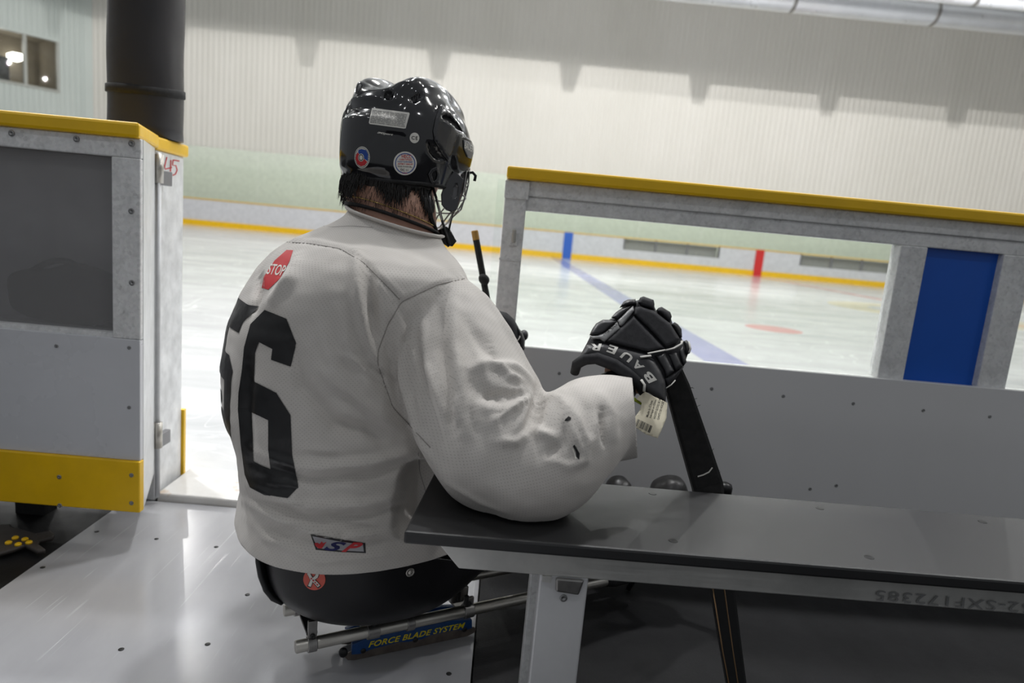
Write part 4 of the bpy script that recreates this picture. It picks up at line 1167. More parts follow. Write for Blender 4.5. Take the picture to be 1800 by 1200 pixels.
# ---------------------------------------------------------------- hair
def scalp(az, z, out=0):
    """skin point at azimuth az (0 = face) and height z of the head frame"""
    d = hr*sin(az)+hf*cos(az); ax = HP(0, -.012 if z > -.06 else -.012-(-.06-z)*.25, z)
    if z > .05: o = HP(0, 0, 0) + (d*.9+hu*(z-.0)/.1)*.25; dirn = (HP(0, 0, 0)-o).normalized()
    else: o = ax+d*.2; dirn = -d
    h = BB.ray_cast(o, dirn, .3); return ((h[0] if h[0] is not None else ax+d*.08), d)
hz = [.115, .10, .08, .06, .04, .02, 0, -.02, -.04, -.06, -.08, -.092, -.102, -.111, -.119]
V = []; F = []; nu = 72
for j, z in enumerate(hz):
    for i in range(nu):
        az = radians(78+204*i/(nu-1)); side_ = abs(az-pi)/radians(100)
        zz = z if z > -.05 else -.05+(z+.05)*(1-.35*side_**2+.12*mn.noise(Vector((az*6, z*20, 0))))
        p, d = scalp(az, zz); tk = .003+.003*smst(np.array(-zz), .03, .09) if zz < .05 else .004
        if j == len(hz)-1: tk = -.001
        V.append(p+d*float(tk))
for j in range(len(hz)-1):
    for i in range(nu-1): F.append((j*nu+i, j*nu+i+1, (j+1)*nu+i+1, (j+1)*nu+i))
M['hair'] = mat('hair_black', (.010, .008, .007, 1), .42, var=.3, vs=80, spec=.4)
hair = mk('hair', V, F, M['hair'], person, True)
hs = G(); random.seed(11)
for q in range(2100):
    thin = q > 1500
    az = radians(random.uniform(84, 276)); z = random.uniform(-.116, -.055)+.014*sin(az*7)*(not thin) if not thin else random.uniform(-.160, -.118)
    p, nrm = scalp(az, z); down = (-hu-nrm*(-hu).dot(nrm)).normalized(); sw = hr*random.uniform(-.35, .35)
    L = random.uniform(.016, .036) if not thin else random.uniform(.006, .014); r = random.uniform(.0006, .0017) if not thin else .0003
    b_ = .0045 if not thin else .0
    hs.tube([p+nrm*b_, p+nrm*(b_+.004 if not thin else .002)+(down+sw*.4)*L*.5, p+nrm*(b_-.001 if not thin else .002)+(down+sw)*L], [r, r*.8, r*.12], 4, cap=False)
hs.obj('hair_strands', M['hair'], hair, True)
# ---------------------------------------------------------------- helmet
def shell_pt(az, el, infl=0.0):
    """az from straight ahead, to his right positive; local helmet frame"""
    ex = .94
    ca, sa, ce, se = cos(az), sin(az), cos(el), sin(el)
    pw = lambda v: math.copysign(abs(v)**ex, v)
    ry = .150 if ca > 0 else .142
    ce_ = pw(ce) if se > 0 else 1-(1-ce)*.42
    x = .115*pw(sa)*ce_; y = ry*pw(ca)*ce_; z = .110*pw(se) if se > 0 else .145*se
    r = 1.0
    def gs(v, c, w_): return math.exp(-((v-c)/w_)**2)
    def st(v, a, b): t = max(0, min(1, (v-a)/(b-a))); return t*t*(3-2*t)
    d = 0
    top = st(z, .045, .085)
    # two long ridges either side of a central channel, starting abruptly at the back
    d += .019*top*(gs(x, .052, .021)+gs(x, -.052, .021))*(1-st(y, .09, .13))
    d -= .009*st(z, .055, .075)*gs(x, 0, .030)
    if ca < 0:
        d += .0075*(1-st(abs(x), .050, .066))*(1-st(z, .000, .010))*st(z, -.10, -.080)           # raised occipital block
        d -= .005*(1-st(abs(x), .045, .06))*gs(z, .022, .010)
        d += .004*(1-st(abs(x), .052, .060))*st(z, .034, .040)*(1-st(z, .070, .078))
        d += .003*st(abs(x), .060, .070)*(1-st(abs(x), .10, .11))*st(z, -.06, .0)
    d += .004*st(z, -.02, .03)*gs(abs(x), .105, .020)*st(y, -.06, -.02)
    n = Vector((x, y, z*1.15)).normalized()
    return Vector((x, y, z)) + n*(d+infl)
def rim(az):                                              # lower edge of the shell
    a = abs((az+pi) % (2*pi)-pi)                           # 0 front, pi back
    return np.interp(a, [0, .6, 1.0, 1.3, 1.7, 2.2, 2.7, pi], [-.010, -.016, -.050, -.078, -.086, -.098, -.106, -.106])
def helmet_grid(nu=150, nv=84):
    V = []; F = []
    for j in range(nv+1):
        for i in range(nu):
            az = 2*pi*i/nu; z0 = rim(az); el0 = math.asin(max(-1, min(1, z0/(.145 if z0 < 0 else .110))))
            t = j/nv; el = el0+(pi/2-el0)*t
            V.append(shell_pt(az, min(el, pi/2-.004)))
    for j in range(nv):
        for i in range(nu): F.append((j*nu+i, j*nu+(i+1) % nu, (j+1)*nu+(i+1) % nu, (j+1)*nu+i))
    F.append(tuple(range(nv*nu, (nv+1)*nu)))
    return V, F
LV, LF = helmet_grid()
W = np.array([tuple(HP(*v)) for v in LV])
# recesses of the vents and raised panels, found on the shell where the photograph shows them
pxs = proj(W); camd = np.array(CAM)
Nn = normals(W, LF); fac = ((camd-W)*Nn).sum(1) > 0
if fac.mean() > .5 and ((W-np.array(HC))*Nn).sum(1).mean() < 0: Nn = -Nn
Nn = np.where((((W-np.array(HC))*Nn).sum(1) < 0)[:, None], -Nn, Nn); fac = ((camd-W)*Nn).sum(1) > 0
def inside_soft(poly, soft):
    P = np.array(poly, float); X = np.stack([pxs[0], pxs[1]], 1); n = len(P)
    ins = np.zeros(len(X), bool); dmin = np.full(len(X), 1e9)
    for i in range(n):
        a = P[i]; b = P[(i+1) % n]
        c = ((a[1] > X[:, 1]) != (b[1] > X[:, 1])) & (X[:, 0] < (b[0]-a[0])*(X[:, 1]-a[1])/(b[1]-a[1]+1e-9)+a[0]); ins ^= c
        ab = b-a; t = np.clip(((X-a) @ ab)/(ab @ ab), 0, 1); dmin = np.minimum(dmin, np.linalg.norm(X-(a+t[:, None]*ab), axis=1))
    sd = np.where(ins, dmin, -dmin); return smst(sd, -soft, soft)*fac
VENT_TOP = [[(673, 170), (676, 160), (684, 157), (691, 160), (690, 170), (684, 175), (676, 175)], [(721, 172), (730, 166), (742, 162), (738, 172), (731, 180), (726, 180)]]
VENT_SIDE = [[(778, 201), (787, 204), (801, 214), (813, 233), (800, 225), (788, 214), (777, 209)], [(755, 249), (766, 260), (779, 281), (768, 280), (758, 272), (754, 260)]]
PANEL = [(775, 184), (790, 198), (806, 218), (815, 236), (803, 240), (797, 262), (788, 285), (776, 268), (763, 246), (761, 230), (766, 206)]
TEMPLE = [(803, 238), (812, 236), (826, 248), (832, 262), (830, 280), (822, 296), (806, 306), (797, 296), (794, 275), (798, 255)]
DD = .0028*inside_soft(PANEL, 1.6) + .006*inside_soft(TEMPLE, 1.6)
for v_ in VENT_TOP: DD -= .009*inside_soft(v_, 1.4)
for v_ in VENT_SIDE: DD -= .006*inside_soft(v_, 1.2)
DD -= .002*inside_soft([(640, 248), (660, 228), (712, 236), (722, 262), (716, 250), (665, 240), (648, 256)], 2)
W = W + Nn*DD[:, None]
helmet = mk('helmet', W.tolist(), LF, M['gloss_black'], person, True, label='glossy black hockey helmet')
sd = helmet.modifiers.new('shell', 'SOLIDIFY'); sd.thickness = .004; sd.offset = -1
HB = bvh_of(helmet); onH = px_on(HB)
# inner liner rim
rl = G(); rl.tube([HP(*(shell_pt(2*pi*i/90, math.asin(rim(2*pi*i/90)/.145))*.975+Vector((0, 0, -.002)))) for i in range(90)], .0045, 8, closed=True)
rl.obj('liner_rim', M['matte_black'], helmet, True)
for v_ in VENT_TOP+VENT_SIDE:
    c = np.array(v_).mean(0); lay('vent', curve_mesh([[(c[0]+(x-c[0])*.86, c[1]+(y-c[1])*.86) for x, y in v_]]), onH, M['matte_black'], helmet, 2, .0003)
M['gloss_grey'] = mat('gloss_charcoal', (.030, .030, .033, 1), .16, var=.15, coat=.5)
lay('side_panel', curve_mesh([PANEL], [VENT_SIDE[0]]), onH, M['gloss_grey'], helmet, 3, .0004, .0012)
tp = lay('temple_plate', curve_mesh([[(814, 246), (822, 249), (830, 258), (831, 268), (827, 279), (821, 276), (815, 262)]]), onH, M['mid_grey'], helmet, 2, .0006, .0015, label='temple badge plate')
V, F = text_mesh('BAUER', .02)
lay('temple_lettering', (place2d(V, (814.5, 260), (830, 268), (816, 249)), F), onH, M['white_print'], tp or helmet, 2, .0024)
# stickers
LBL = [(654, 190.5), (656, 190), (719, 198), (720, 200), (713, 225.5), (710, 226), (650, 218), (648.5, 215.5)]
lb_ = lay('warning_label', curve_mesh([LBL]), onH, M['white_print'], helmet, 3, .0005, label='silver rectangular warning label')
rows = []
for k in range(10):
    t = (k+1)/12.5; x0_, y0_ = 655-5*t, 192+25*t; x1_, y1_ = 717-6*t, 200+25*t
    seg = 0.0
    while seg < .96:
        e = min(seg+random.uniform(.06, .2), .98); rows.append(stroke([(x0_+(x1_-x0_)*seg, y0_+(y1_-y0_)*seg), (x0_+(x1_-x0_)*e, y0_+(y1_-y0_)*e)], .8)); seg = e+.02
lay('label_print', mergeVF(*rows), onH, M['grey_print'], lb_, 4, .0009)
V, F = text_mesh('MADE IN THAILAND / FABRIQUE EN THAILANDE', .004)
lay('label_lettering', (place2d(V, (651, 216), (711, 224), (651.6, 213.6)), F), onH, M['black_print'], lb_, 4, .0009)
V, F = text_mesh('IMS 9.0', .02, .3)
V, F = text_mesh('IMSport', .02, .3)
lay('model_lettering', (place2d(V, (663, 235.5), (690, 239.5), (664, 231)), F), onH, M['white_print'], helmet, 2, .0006)
def sticker(cx, cy, rx, ry, m, lab, rot=0): return lay('round_sticker', curve_mesh([circle(cx, cy, rx, ry, 40, rot)]), onH, m, helmet, 3, .0005, label=lab)
ce = sticker(728.5, 242.3, 8.4, 9.2, M['white_print'], 'small round white CE sticker')
V, F = text_mesh('CE', .015, 0, 1.2); lay('sticker_lettering', (place2d(V, (723, 245.2), (734, 246.2), (723.2, 238.8)), F), onH, M['black_print'], ce, 2, .0010)
he = sticker(711.8, 287, 20.5, 20.8, M['white_print'], 'round white certification sticker with blue ring')
lay('sticker_ring', curve_mesh([circle(712, 287, 17.6, 17.9)], [circle(712, 287, 16.2, 16.5)]), onH, M['blue_print'], he, 3, .0010)
for tx, o, ex, ey, m in (('HECC', (706, 277.5), (723, 278.5), (706, 271.5), 'red_print'), ('CERTIFIED', (702, 281.5), (724, 282.5), (702, 278.7), 'red_print'), ('HOCKEY PLAYER HELMET', (698.5, 285), (725.5, 286), (698.5, 282.6), 'blue_print'),
                         ('ASTM F 1045-07', (699, 289.2), (725.5, 290.2), (699, 286.3), 'red_print'), ('VALID TO NOV 2021', (699, 293.4), (724, 294.6), (699, 291), 'black_print'), ('DC 11', (704, 300), (717, 301), (704, 296), 'black_print'), ('USA', (707, 304.8), (716, 305.4), (707, 302.5), 'red_print')):
    V, F = text_mesh(tx, .012); lay('sticker_lettering', (place2d(V, o, ex, ey), F), onH, M[m], he, 3, .0010)
fs = sticker(636.8, 276.5, 13.5, 19, M['white_print'], 'oval white sticker with red and blue disc')
lay('sticker_disc', curve_mesh([[(636, 262), (644, 264), (647.5, 271), (647, 283), (641, 279), (636.5, 275), (630, 268), (631, 263.5)]]), onH, M['blue_print'], fs, 2, .0010)
lay('sticker_disc', curve_mesh([[(629, 268), (636, 275), (641, 280), (646, 284.5), (642, 290), (635, 292), (628.5, 288), (625.5, 279), (626.5, 272)]]), onH, M['red_print'], fs, 2, .0010)
lay('sticker_disc', curve_mesh([circle(635.5, 277, 5, 7)]), onH, M['white_print'], fs, 2, .0014)
lay('sticker_ring', curve_mesh([circle(635.5, 277, 4, 5.8)], [circle(635.5, 277, 2.9, 4.4)]), onH, M['black_print'], fs, 2, .0018)
rows = [stroke([(636.8+12*cos(a), 276.5+17*sin(a)), (636.8+12*cos(a+.10), 276.5+17*sin(a+.10))], 1.3) for a in np.arange(0, 2*pi, .19)]
lay('sticker_lettering', mergeVF(*rows), onH, M['black_print'], fs, 2, .0010)
# ear guard, recess frame, chin straps
def rim_tube(name, pts, r, m, parent, D=1.30, closed=False, seg=8, lift=.006):
    out = []
    for p in pts:
        q = onH(p[:2]) if len(p) == 2 else None
        out.append(q[0]+q[1]*lift if q else PX(p[0], p[1], p[2] if len(p) > 2 else D))
    return G().tube(out, r, seg, closed=closed).obj(name, m, parent, True)
lay('strap_recess', curve_mesh([[(752, 306), (757, 297), (768, 292), (771, 306), (769, 318), (761, 326), (756, 318)]], [[(757, 307), (760, 301), (766, 298), (768, 307), (766, 315), (761, 319)]]), onH, M['gloss_grey'], helmet, 2, .0006, .002)
eY = (HP(.120, .035, -.07)).y
EO = [(783, 318), (797, 302), (803, 305), (814, 316), (809, 340), (801, 369), (793, 373), (783, 369), (776, 360), (775, 342)]
EI = [(796, 330), (801, 322), (805, 330), (803, 345), (797, 349), (793, 343)]
eplane = px_plane(HP(.124, .028, -.075), hr*.75+hf*-.66)
lay('ear_guard', curve_mesh([EO], [EI]), eplane, M['gloss_grey'], helmet, 4, 0, .004)
lay('ear_guard_lens', curve_mesh([[(796, 330), (801, 322), (805, 330), (803, 345), (800, 368), (792, 371), (782, 366), (790, 350)]]), px_plane(HP(.118, .028, -.075), hr*.75+hf*-.66), mat('smoked_plastic', (.16, .16, .165, 1), .2), helmet, 4, 0, .002)
ED = (HP(.118, .03, -.08)-CAM).dot(Fv)
def strap(name, pts, r, m, flat=1, parent=None): return G().tube([PX(x, y, d) for x, y, d in pts], r, 8, flat=flat).obj(name, m, parent or helmet, True)
def on_skin(pts, lift=.006):
    out = []
    for x, y, d in pts:
        h = BB.ray_cast(CAM, ray(x, y).normalized(), 4)
        dd = (h[0]-CAM).dot(Fv) if h[0] is not None else 9
        out.append((x, y, min(d, dd-lift)))
    return out
strap('chin_strap', on_skin([(756, 328, ED-.012), (753, 345, ED-.010), (754, 365, ED-.006), (758, 385, ED-.004), (767, 408, ED+.004), (780, 424, ED+.01), (790, 431, ED+.015)]), .0050, M['black_plastic'])
strap('chin_strap', on_skin([(760, 326, ED-.014), (766, 345, ED-.012), (772, 368, ED-.008), (778, 390, ED-.004), (785, 412, ED+.006), (791, 430, ED+.012)]), .0062, M['matte_black'], .35)
strap('chin_strap', [(800, 352, ED-.004), (796, 372, ED-.002), (790, 400, ED+.006), (787, 425, ED+.024)], .0035, M['matte_black'], .4)
bd = G()
for k in range(15):
    t = k/14; bd.ellip(PX(768+8*t, 349+37*t, on_skin([(768+8*t, 349+37*t, ED-.0135)], .0115)[0][2]), (.0016, .0016, .0016), None, 6, 4)
for k in range(12):
    t = k/11; bd.ellip(PX(796-8*t, 372+28*t, ED-.004+.008*t), (.0013, .0013, .0013), None, 6, 4)
bd.obj('strap_studs', M['white_trim'], helmet, True)
# wire cage in front of the face, in head coordinates
cg = G(); CR = (.104, .062)
def cage(az, z):
    a = radians(az); bulge = 1-.55*((z+.055)/.10)**2*.35 - (0.20 if z < -.10 else 0)*((-z-.10)/.04)
    return HP(CR[0]*sin(a)*bulge, .072+.078*cos(a)*bulge, z - .018*sin(abs(a))*0)
def arc(z, a0=-88, a1=88, n=22): return [cage(a0+(a1-a0)*i/n, z) for i in range(n+1)]
for z in (-.000, -.026, -.052, -.080, -.108): cg.tube(arc(z), .0018, 6)
cg.tube([cage(88*math.cos(pi*t/24), -.108-.040*math.sin(pi*t/24)) for t in range(25)], .0022, 6)
for az in (-88, 88): cg.tube([cage(az, z) for z in (.01, -.03, -.07, -.108)], .0022, 6)
for az in range(-70, 71, 20):
    zb = -.108-.040*math.sqrt(max(0, 1-(az/88)**2)); cg.tube([cage(az + (4 if k % 2 else -4), .008+(zb-.008)*k/5) for k in range(6)], .0017, 6)
cg.obj('face_cage', M['dull_steel'], helmet, True, label='dark wire face cage')
cd_ = (cage(70, -.0)-CAM).dot(Fv)
strap('cage_clip', [(813, 330, cd_), (818, 316, cd_), (823, 304, cd_), (831, 303, cd_), (836, 309, cd_), (834, 318, cd_)], .0032, M['black_plastic'])
strap('cage_clip', [(803, 345, cd_), (808, 334, cd_), (815, 322, cd_)], .006, M['black_plastic'])
lay('chin_cup', curve_mesh([[(770, 404), (779, 398), (786, 404), (797, 424), (790, 433), (778, 427)]]), px_plane(PX(785, 415, ED+.02), hr*.8-hf*.4), M['black_plastic'], helmet, 4, 0, .012)
# left side strap hardware seen at the helmet's left edge
lp = HP(-.124, -.02, -.03)
strap('strap_buckle', [(614, 248, 1.36), (610, 262, 1.36), (609, 280, 1.36), (611, 298, 1.36), (610, 315, 1.36)], .0055, M['black_plastic'])
# ---------------------------------------------------------------- padded shapes drawn from an outline at their own depth
def pillow(name, poly, D, t, tb, m, parent, r=7, step=3, label=None):
    V2, F2 = gridcut(*curve_mesh([poly]), step)
    P = np.array(poly, float); X = np.array(V2); n = len(P); dm = np.full(len(X), 1e9)
    for i in range(n):
        a = P[i]; b = P[(i+1) % n]; ab = b-a; tt = np.clip(((X-a) @ ab)/(ab @ ab+1e-9), 0, 1); dm = np.minimum(dm, np.linalg.norm(X-(a+tt[:, None]*ab), axis=1))
    h = np.sqrt(1-(1-np.clip(dm/r, 0, 1))**2)
    V = []; N_ = len(X)
    for (x, y), k in zip(V2, h): V.append(PX(x, y, D(x, y)-t*k))
    for (x, y), k in zip(V2, h): V.append(PX(x, y, D(x, y)+tb*k))
    F = [f for f in F2]+[tuple(i+N_ for i in f[::-1]) for f in F2]
    o = mk(name, V, F, m, parent, True, label=label)
    bm = bmesh.new(); bm.from_mesh(o.data); bmesh.ops.remove_doubles(bm, verts=bm.verts, dist=2e-5); bmesh.ops.recalc_face_normals(bm, faces=bm.faces); bm.to_mesh(o.data); bm.free()
    o.data.polygons.foreach_set('use_smooth', [True]*len(o.data.polygons)); return o
M['glove_cloth'] = mat('glove_cloth', (.014, .014, .017, 1), .8, var=.25, vs=60, bump=.3, bs=420, bd=.0006)
M['glove_leather'] = mat('glove_leather', (.022, .022, .025, 1), .42, var=.2, vs=40, bump=.15, bs=160)
M['glove_grey'] = mat('glove_grey', (.30, .30, .30, 1), .38, var=.1, vs=40)
GD = lambda x, y: 1.180 + (690-y)*.00036 + (x-1085)*.00012
gl = None
OUT = [(1031, 604), (1038, 590), (1048, 573), (1076, 559), (1090, 544), (1101, 532), (1117, 529), (1126, 526), (1147, 532), (1154, 547), (1163, 543), (1177, 552), (1182, 568), (1195, 580), (1199, 597), (1207, 601), (1212, 614), (1203, 640), (1186, 665), (1172, 682), (1170, 706), (1135, 688), (1094, 653), (1045, 636), (1014, 648), (1018, 628)]
glove = pillow('glove', OUT, lambda x, y: GD(x, y)+.004, .026, .055, M['glove_cloth'], person, 26, 4, 'black and grey padded hockey glove on the right hand')
def pad(name, poly, m, dz=-.022, t=.010, r=6, **k): return pillow(name, poly, lambda x, y: GD(x, y)+dz, t, .012, m, glove, r, 2.5, **k)
pad('backhand_pad', [(1063, 600), (1114, 554.5), (1169, 612), (1140, 619.5), (1100, 610)], M['glove_cloth'], -.024)
pad('backhand_pad', [(1116, 540), (1126, 538), (1150, 546), (1178, 568), (1195, 595), (1189, 604), (1170, 611), (1140, 578), (1113, 553)], M['glove_cloth'], -.022)
pad('finger_pad', [(1121, 531), (1125, 523), (1131, 520.5), (1149, 527), (1150.5, 534), (1150, 546), (1140, 542), (1126, 538)], M['glove_cloth'], -.014, .014, label='index finger roll')
pad('finger_pad', [(1153, 546), (1157, 541), (1163, 539), (1178, 548), (1181, 556), (1177, 568), (1165, 556)], M['glove_cloth'], -.012, .014)
pad('finger_pad', [(1180, 570), (1186, 566), (1192, 570), (1198, 578), (1199, 592), (1195, 595), (1187, 582)], M['glove_cloth'], -.010, .012)
pad('finger_pad', [(1201, 600), (1207, 597), (1212, 604), (1215, 614), (1212, 621), (1206, 624), (1203, 612)], M['glove_leather'], -.006, .010)
pad('thumb_pad', [(1036, 589), (1041, 578), (1048, 568), (1060, 561.5), (1083, 562), (1084, 566), (1062, 586), (1050, 590)], M['glove_leather'], -.018, .013)
tpd = pad('thumb_stripe', [(1036, 590), (1050, 589), (1063, 584), (1085, 564), (1091, 577), (1062, 602), (1054, 596), (1040, 596)], M['glove_grey'], -.022, .010, 4, label='grey thumb-side stripe with lettering')
pad('index_pad', [(1074, 558), (1082, 549), (1092, 542), (1112, 536), (1100, 548), (1086, 562)], M['glove_leather'], -.018, .012)
pad('index_stripe', [(1085, 563), (1100, 548), (1113, 537), (1115, 546), (1093, 574), (1088, 572)], M['glove_grey'], -.022, .010, 4)
pad('index_pad', [(1089, 541), (1096, 530), (1104, 526), (1117, 525.5), (1119, 535), (1104, 537)], M['glove_leather'], -.014, .012)
pad('side_pad', [(1150, 624), (1169, 619), (1186, 652), (1171, 664), (1166, 650)], M['glove_leather'], -.020)
pad('side_pad', [(1171, 619), (1190, 618), (1200, 642), (1187, 653)], M['glove_leather'], -.016)
pad('side_pad', [(1191, 616), (1201, 606), (1207, 636), (1201, 644)], M['glove_leather'], -.012)
pad('heel_pad', [(1165, 665), (1186, 654), (1203, 643), (1187, 667), (1173, 679)], M['glove_cloth'], -.012, .014)
pad('cuff_back', [(1031, 606), (1061, 603), (1100, 612), (1139, 622), (1152, 634), (1163, 652), (1170, 672), (1170, 707), (1150, 697), (1134, 686), (1124, 670), (1094, 644), (1045, 627), (1019, 628)], M['glove_leather'], -.024, .012, 12)
cg2 = G(); cg2.tube([PX(x, y, GD(x, y)-.026+dd) for x, y, dd in ((1010, 655, .03), (1014, 640, .012), (1028, 631, .0), (1048, 629, -.002), (1080, 641, -.002), (1107, 659, 0), (1125, 675, .0), (1132, 690, .008))], [.008, .0095, .0105, .011, .011, .011, .0105, .009], 14)
cg2.obj('cuff_roll', M['glove_cloth'], glove, True)
bpad = lambda pts, w_, dz, m, n: G().tube([PX(x, y, GD(x, y)+dz) for x, y in pts], w_, 8, flat=.5).obj(n, m, glove, True)
bpad([(1139, 621), (1152, 618.5), (1169, 615)], .0028, -.036, M['white_trim'], 'white_piping')
bpad([(1170, 615.5), (1184, 612), (1198, 604), (1199, 599)], .0032, -.030, M['white_trim'], 'white_piping')
bpad([(1126, 627.5), (1144, 625)], .0038, -.038, M['white_trim'], 'white_piping')
bpad([(1127, 667), (1133, 676), (1132, 688)], .0038, -.038, M['white_trim'], 'white_piping')
bpad([(1211, 600), (1214, 613), (1211, 620)], .002, -.018, M['white_trim'], 'white_piping')
bpad([(1171, 682), (1180, 676), (1187, 668)], .0015, -.026, M['white_trim'], 'white_piping')
GB = BVHTree.FromPolygons(*(lambda oo: ([v.co+origin_of(o) for o in oo for v in o.data.vertices],
      [tuple(i+off for i in p.vertices) for o, off in zip(oo, np.cumsum([0]+[len(o.data.vertices) for o in oo])[:-1].tolist()) for p in o.data.polygons]))([o for o in glove.children if o.type == 'MESH' and 'piping' not in o.name]+[glove]))
onG = px_on(GB)
def letter(ch, c, right, up, w_, h_, m=M['white_trim'], parent=None, off=.0012):
    V, F = text_mesh(ch, .03, .15); r_ = np.array(right, float); r_ /= np.linalg.norm(r_); u_ = np.array(up, float); u_ /= np.linalg.norm(u_)
    c = np.array(c, float); o = c-r_*w_/2-u_*h_/2
    return lay('glove_lettering', (place2d(V, o, o+r_*w_, o+u_*h_), F), onG, m, parent or glove, 2, off)
for ch, c, r_, u_, w_, h_ in (('B', (1142, 664), (-.62, -.78), (-.75, .62), 22, 15), ('A', (1122, 643.5), (-.72, -.69), (-.66, .74), 19, 14),
                              ('U', (1101, 627), (-.84, -.54), (-.5, .86), 21, 14), ('E', (1076, 614.5), (-.94, -.33), (-.25, .97), 19, 14), ('R', (1048, 610.5), (-1, -.02), (-.05, 1), 19, 12)):
    letter(ch, c, r_, u_, w_, h_)
V, F = text_mesh('VAPOR', .01, .1)
lay('glove_lettering', (place2d(V, (1087, 571), (1061, 590), (1083.5, 566)), F), onG, M['black_print'], tpd, 2, .0012)
# forearm guard inside the cuff, lime liner
ga = G(); capsules(ga, [(PX(1046, 722, 1.178), .043), (PX(1072, 694, 1.20), .040), (PX(1090, 676, 1.214), .034)], 24); fg = ga.obj('elbow_pad_cuff', M['glove_leather'], person, True)
FGB = bvh_of(fg)
lay('pad_stripe', curve_mesh([[(1043, 646), (1051, 645), (1066, 662), (1066, 668), (1058, 666)]]), px_on(FGB), M['glove_grey'], fg, 3, .001)
V, F = text_mesh('BAUER', .01, .2); lay('pad_lettering', (place2d(V, (1026, 661), (1044, 658), (1026, 657)), F), px_on(FGB), M['white_print'], fg, 2, .001)
tD = lambda x, y: GD(x, y)-.030
lay('lime_liner', curve_mesh([[(1105, 693), (1112, 697), (1129, 708), (1127, 712), (1108, 701)]]), lambda v: (PX(v[0], v[1], GD(*v)-.020), -Fv), M['lime'], glove, 4, 0, .002)
# care tag hanging from the cuff
def tagmap(v):
    x, y = v; return PX(x, y, tD(x, y)-.006+.006*sin((x-1110)*.09)+.004*cos((y-700)*.06)), -Fv
tg = lay('care_tag', curve_mesh([[(1118, 701), (1134, 688), (1150, 697), (1173, 708), (1171, 735), (1163, 755), (1156, 770), (1135, 763), (1110, 746), (1114, 735), (1124, 722), (1128, 708)]]), tagmap, M['paper'], glove, 4, 0, .0006, label='cream care tag with barcode')
lines = []
for k, (tx, ln) in enumerate((('Made in China', 30), ('Fabrique en Chine', 33), ('HOCKEY GLOVES SR 14', 36), ('GANTS DE HOCKEY', 36))):
    V, F = text_mesh(tx, .006); o = np.array((1139+k*6.4, 733+k*1.5)); r_ = np.array((.28, -.96)); u_ = np.array((-.96, -.28))
    lines.append((place2d(V, o+u_*0, o+r_*ln, o-np.array((.96, .28))*4.2), F))
lay('tag_lettering', mergeVF(*lines), lambda v: (tagmap(v)[0]-Fv*.0012, -Fv), M['black_print'], tg, 4, 0)
bars = []
random.seed(3); t = 0
while t < 30:
    w_ = random.choice((.5, .8, 1.3)); a = np.array((1121+t*.87, 736+t*.42)); d = np.array((-.36, .93))*13
    bars.append(stroke([a, a+d], w_)); t += w_+random.choice((.7, 1.0, 1.5))
lay('barcode', mergeVF(*bars), lambda v: (tagmap(v)[0]-Fv*.0012, -Fv), M['black_print'], tg, 8, 0)
# left glove
LD = lambda x, y: 1.66
gL = pillow('glove', [(872, 545), (890, 549), (903, 560), (912, 576), (920, 596), (923, 612), (915, 617), (905, 611), (880, 606), (868, 590)], lambda x, y: 1.665, .035, .05, M['glove_cloth'], person, 14, 4, 'black glove on the left hand showing past the sleeve')
pillow('finger_pad', [(910, 575), (918, 583), (923, 597), (922, 615), (915, 616), (911, 597)], lambda x, y: 1.65, .02, .03, M['glove_leather'], gL, 6, 2)
G().tube([PX(905, 601, 1.628), PX(911, 597, 1.628), PX(914, 592, 1.63), PX(914, 588, 1.64)], .0016, 6).obj('white_piping', M['white_trim'], gL, True)
blob('thumb_pad', M['glove_leather'], PX(921, 589, 1.70), (.011, .016, .014), None, 1, gL)

# ---------------------------------------------------------------- sticks
def tape_mat():
    N = NT('friction_tape'); v = N.coord('Object'); wv = N.n('ShaderNodeTexWave'); wv.inputs['Scale'].default_value = 13; wv.bands_direction = 'Z'
    wv.inputs['Distortion'].default_value = 1.2; N.l(v, wv.inputs['Vector'])
    N.base(N.ramp(N.noise(v, 60, 5), [(.3, (.008, .008, .008, 1)), (.7, (.018, .017, .017, 1))])); N.b.inputs['Roughness'].default_value = .85
    N.bump(N.math('ADD', wv.outputs[1], N.math('MULTIPLY', N.noise(v, 400, 4), .8)), .4, .001); return N.m
M['tape'] = tape_mat()
def stick_board(pts, wds, th, edge_dir):
    """flat tapering board through pts: width across edge_dir, thickness along the view"""
    V = []; F = []
    for p, w_ in zip(pts, wds):
        for sx, sy in ((-1, -1), (-.8, -1.25), (.8, -1.25), (1, -1), (1, 1), (.8, 1.25), (-.8, 1.25), (-1, 1)):
            V.append(p + edge_dir*sx*w_/2 + Vector(Fv)*sy*th/2)
    n = 8
    for j in range(len(pts)-1):
        for k in range(n): F.append((j*n+k, j*n+(k+1) % n, (j+1)*n+(k+1) % n, (j+1)*n+k))
    F += [tuple(range(n))[::-1], tuple(range((len(pts)-1)*n, len(pts)*n))]
    return V, F
st = thing('hockey_stick', onZ(1292, 1240, 0), 'black taped hockey stick gripped by the right glove, standing on the mat behind the bench', 'hockey stick')
s0 = PX(1150, 590, 1.235); s1 = PX(1190, 680, 1.245); s2 = PX(1243, 852, 1.285)
s4 = onZ(1302, 1262, .001); s3 = s2.lerp(s4, .42); s3b = s2.lerp(s4, .44)
ed = (Vector(Rv)*.95+Vector(Uv)*.25).normalized()
pp = [s0, s1, s1.lerp(s2, .5), s2]; V, F = stick_board(pp, [.040, .044, .052, .058], .016, ed)
o1 = mk('taped_grip', V, F, M['tape'], st); 
V, F = stick_board([s2, s3], [.058, .050], .015, ed); mk('taped_blade', V, F, M['tape'], st)
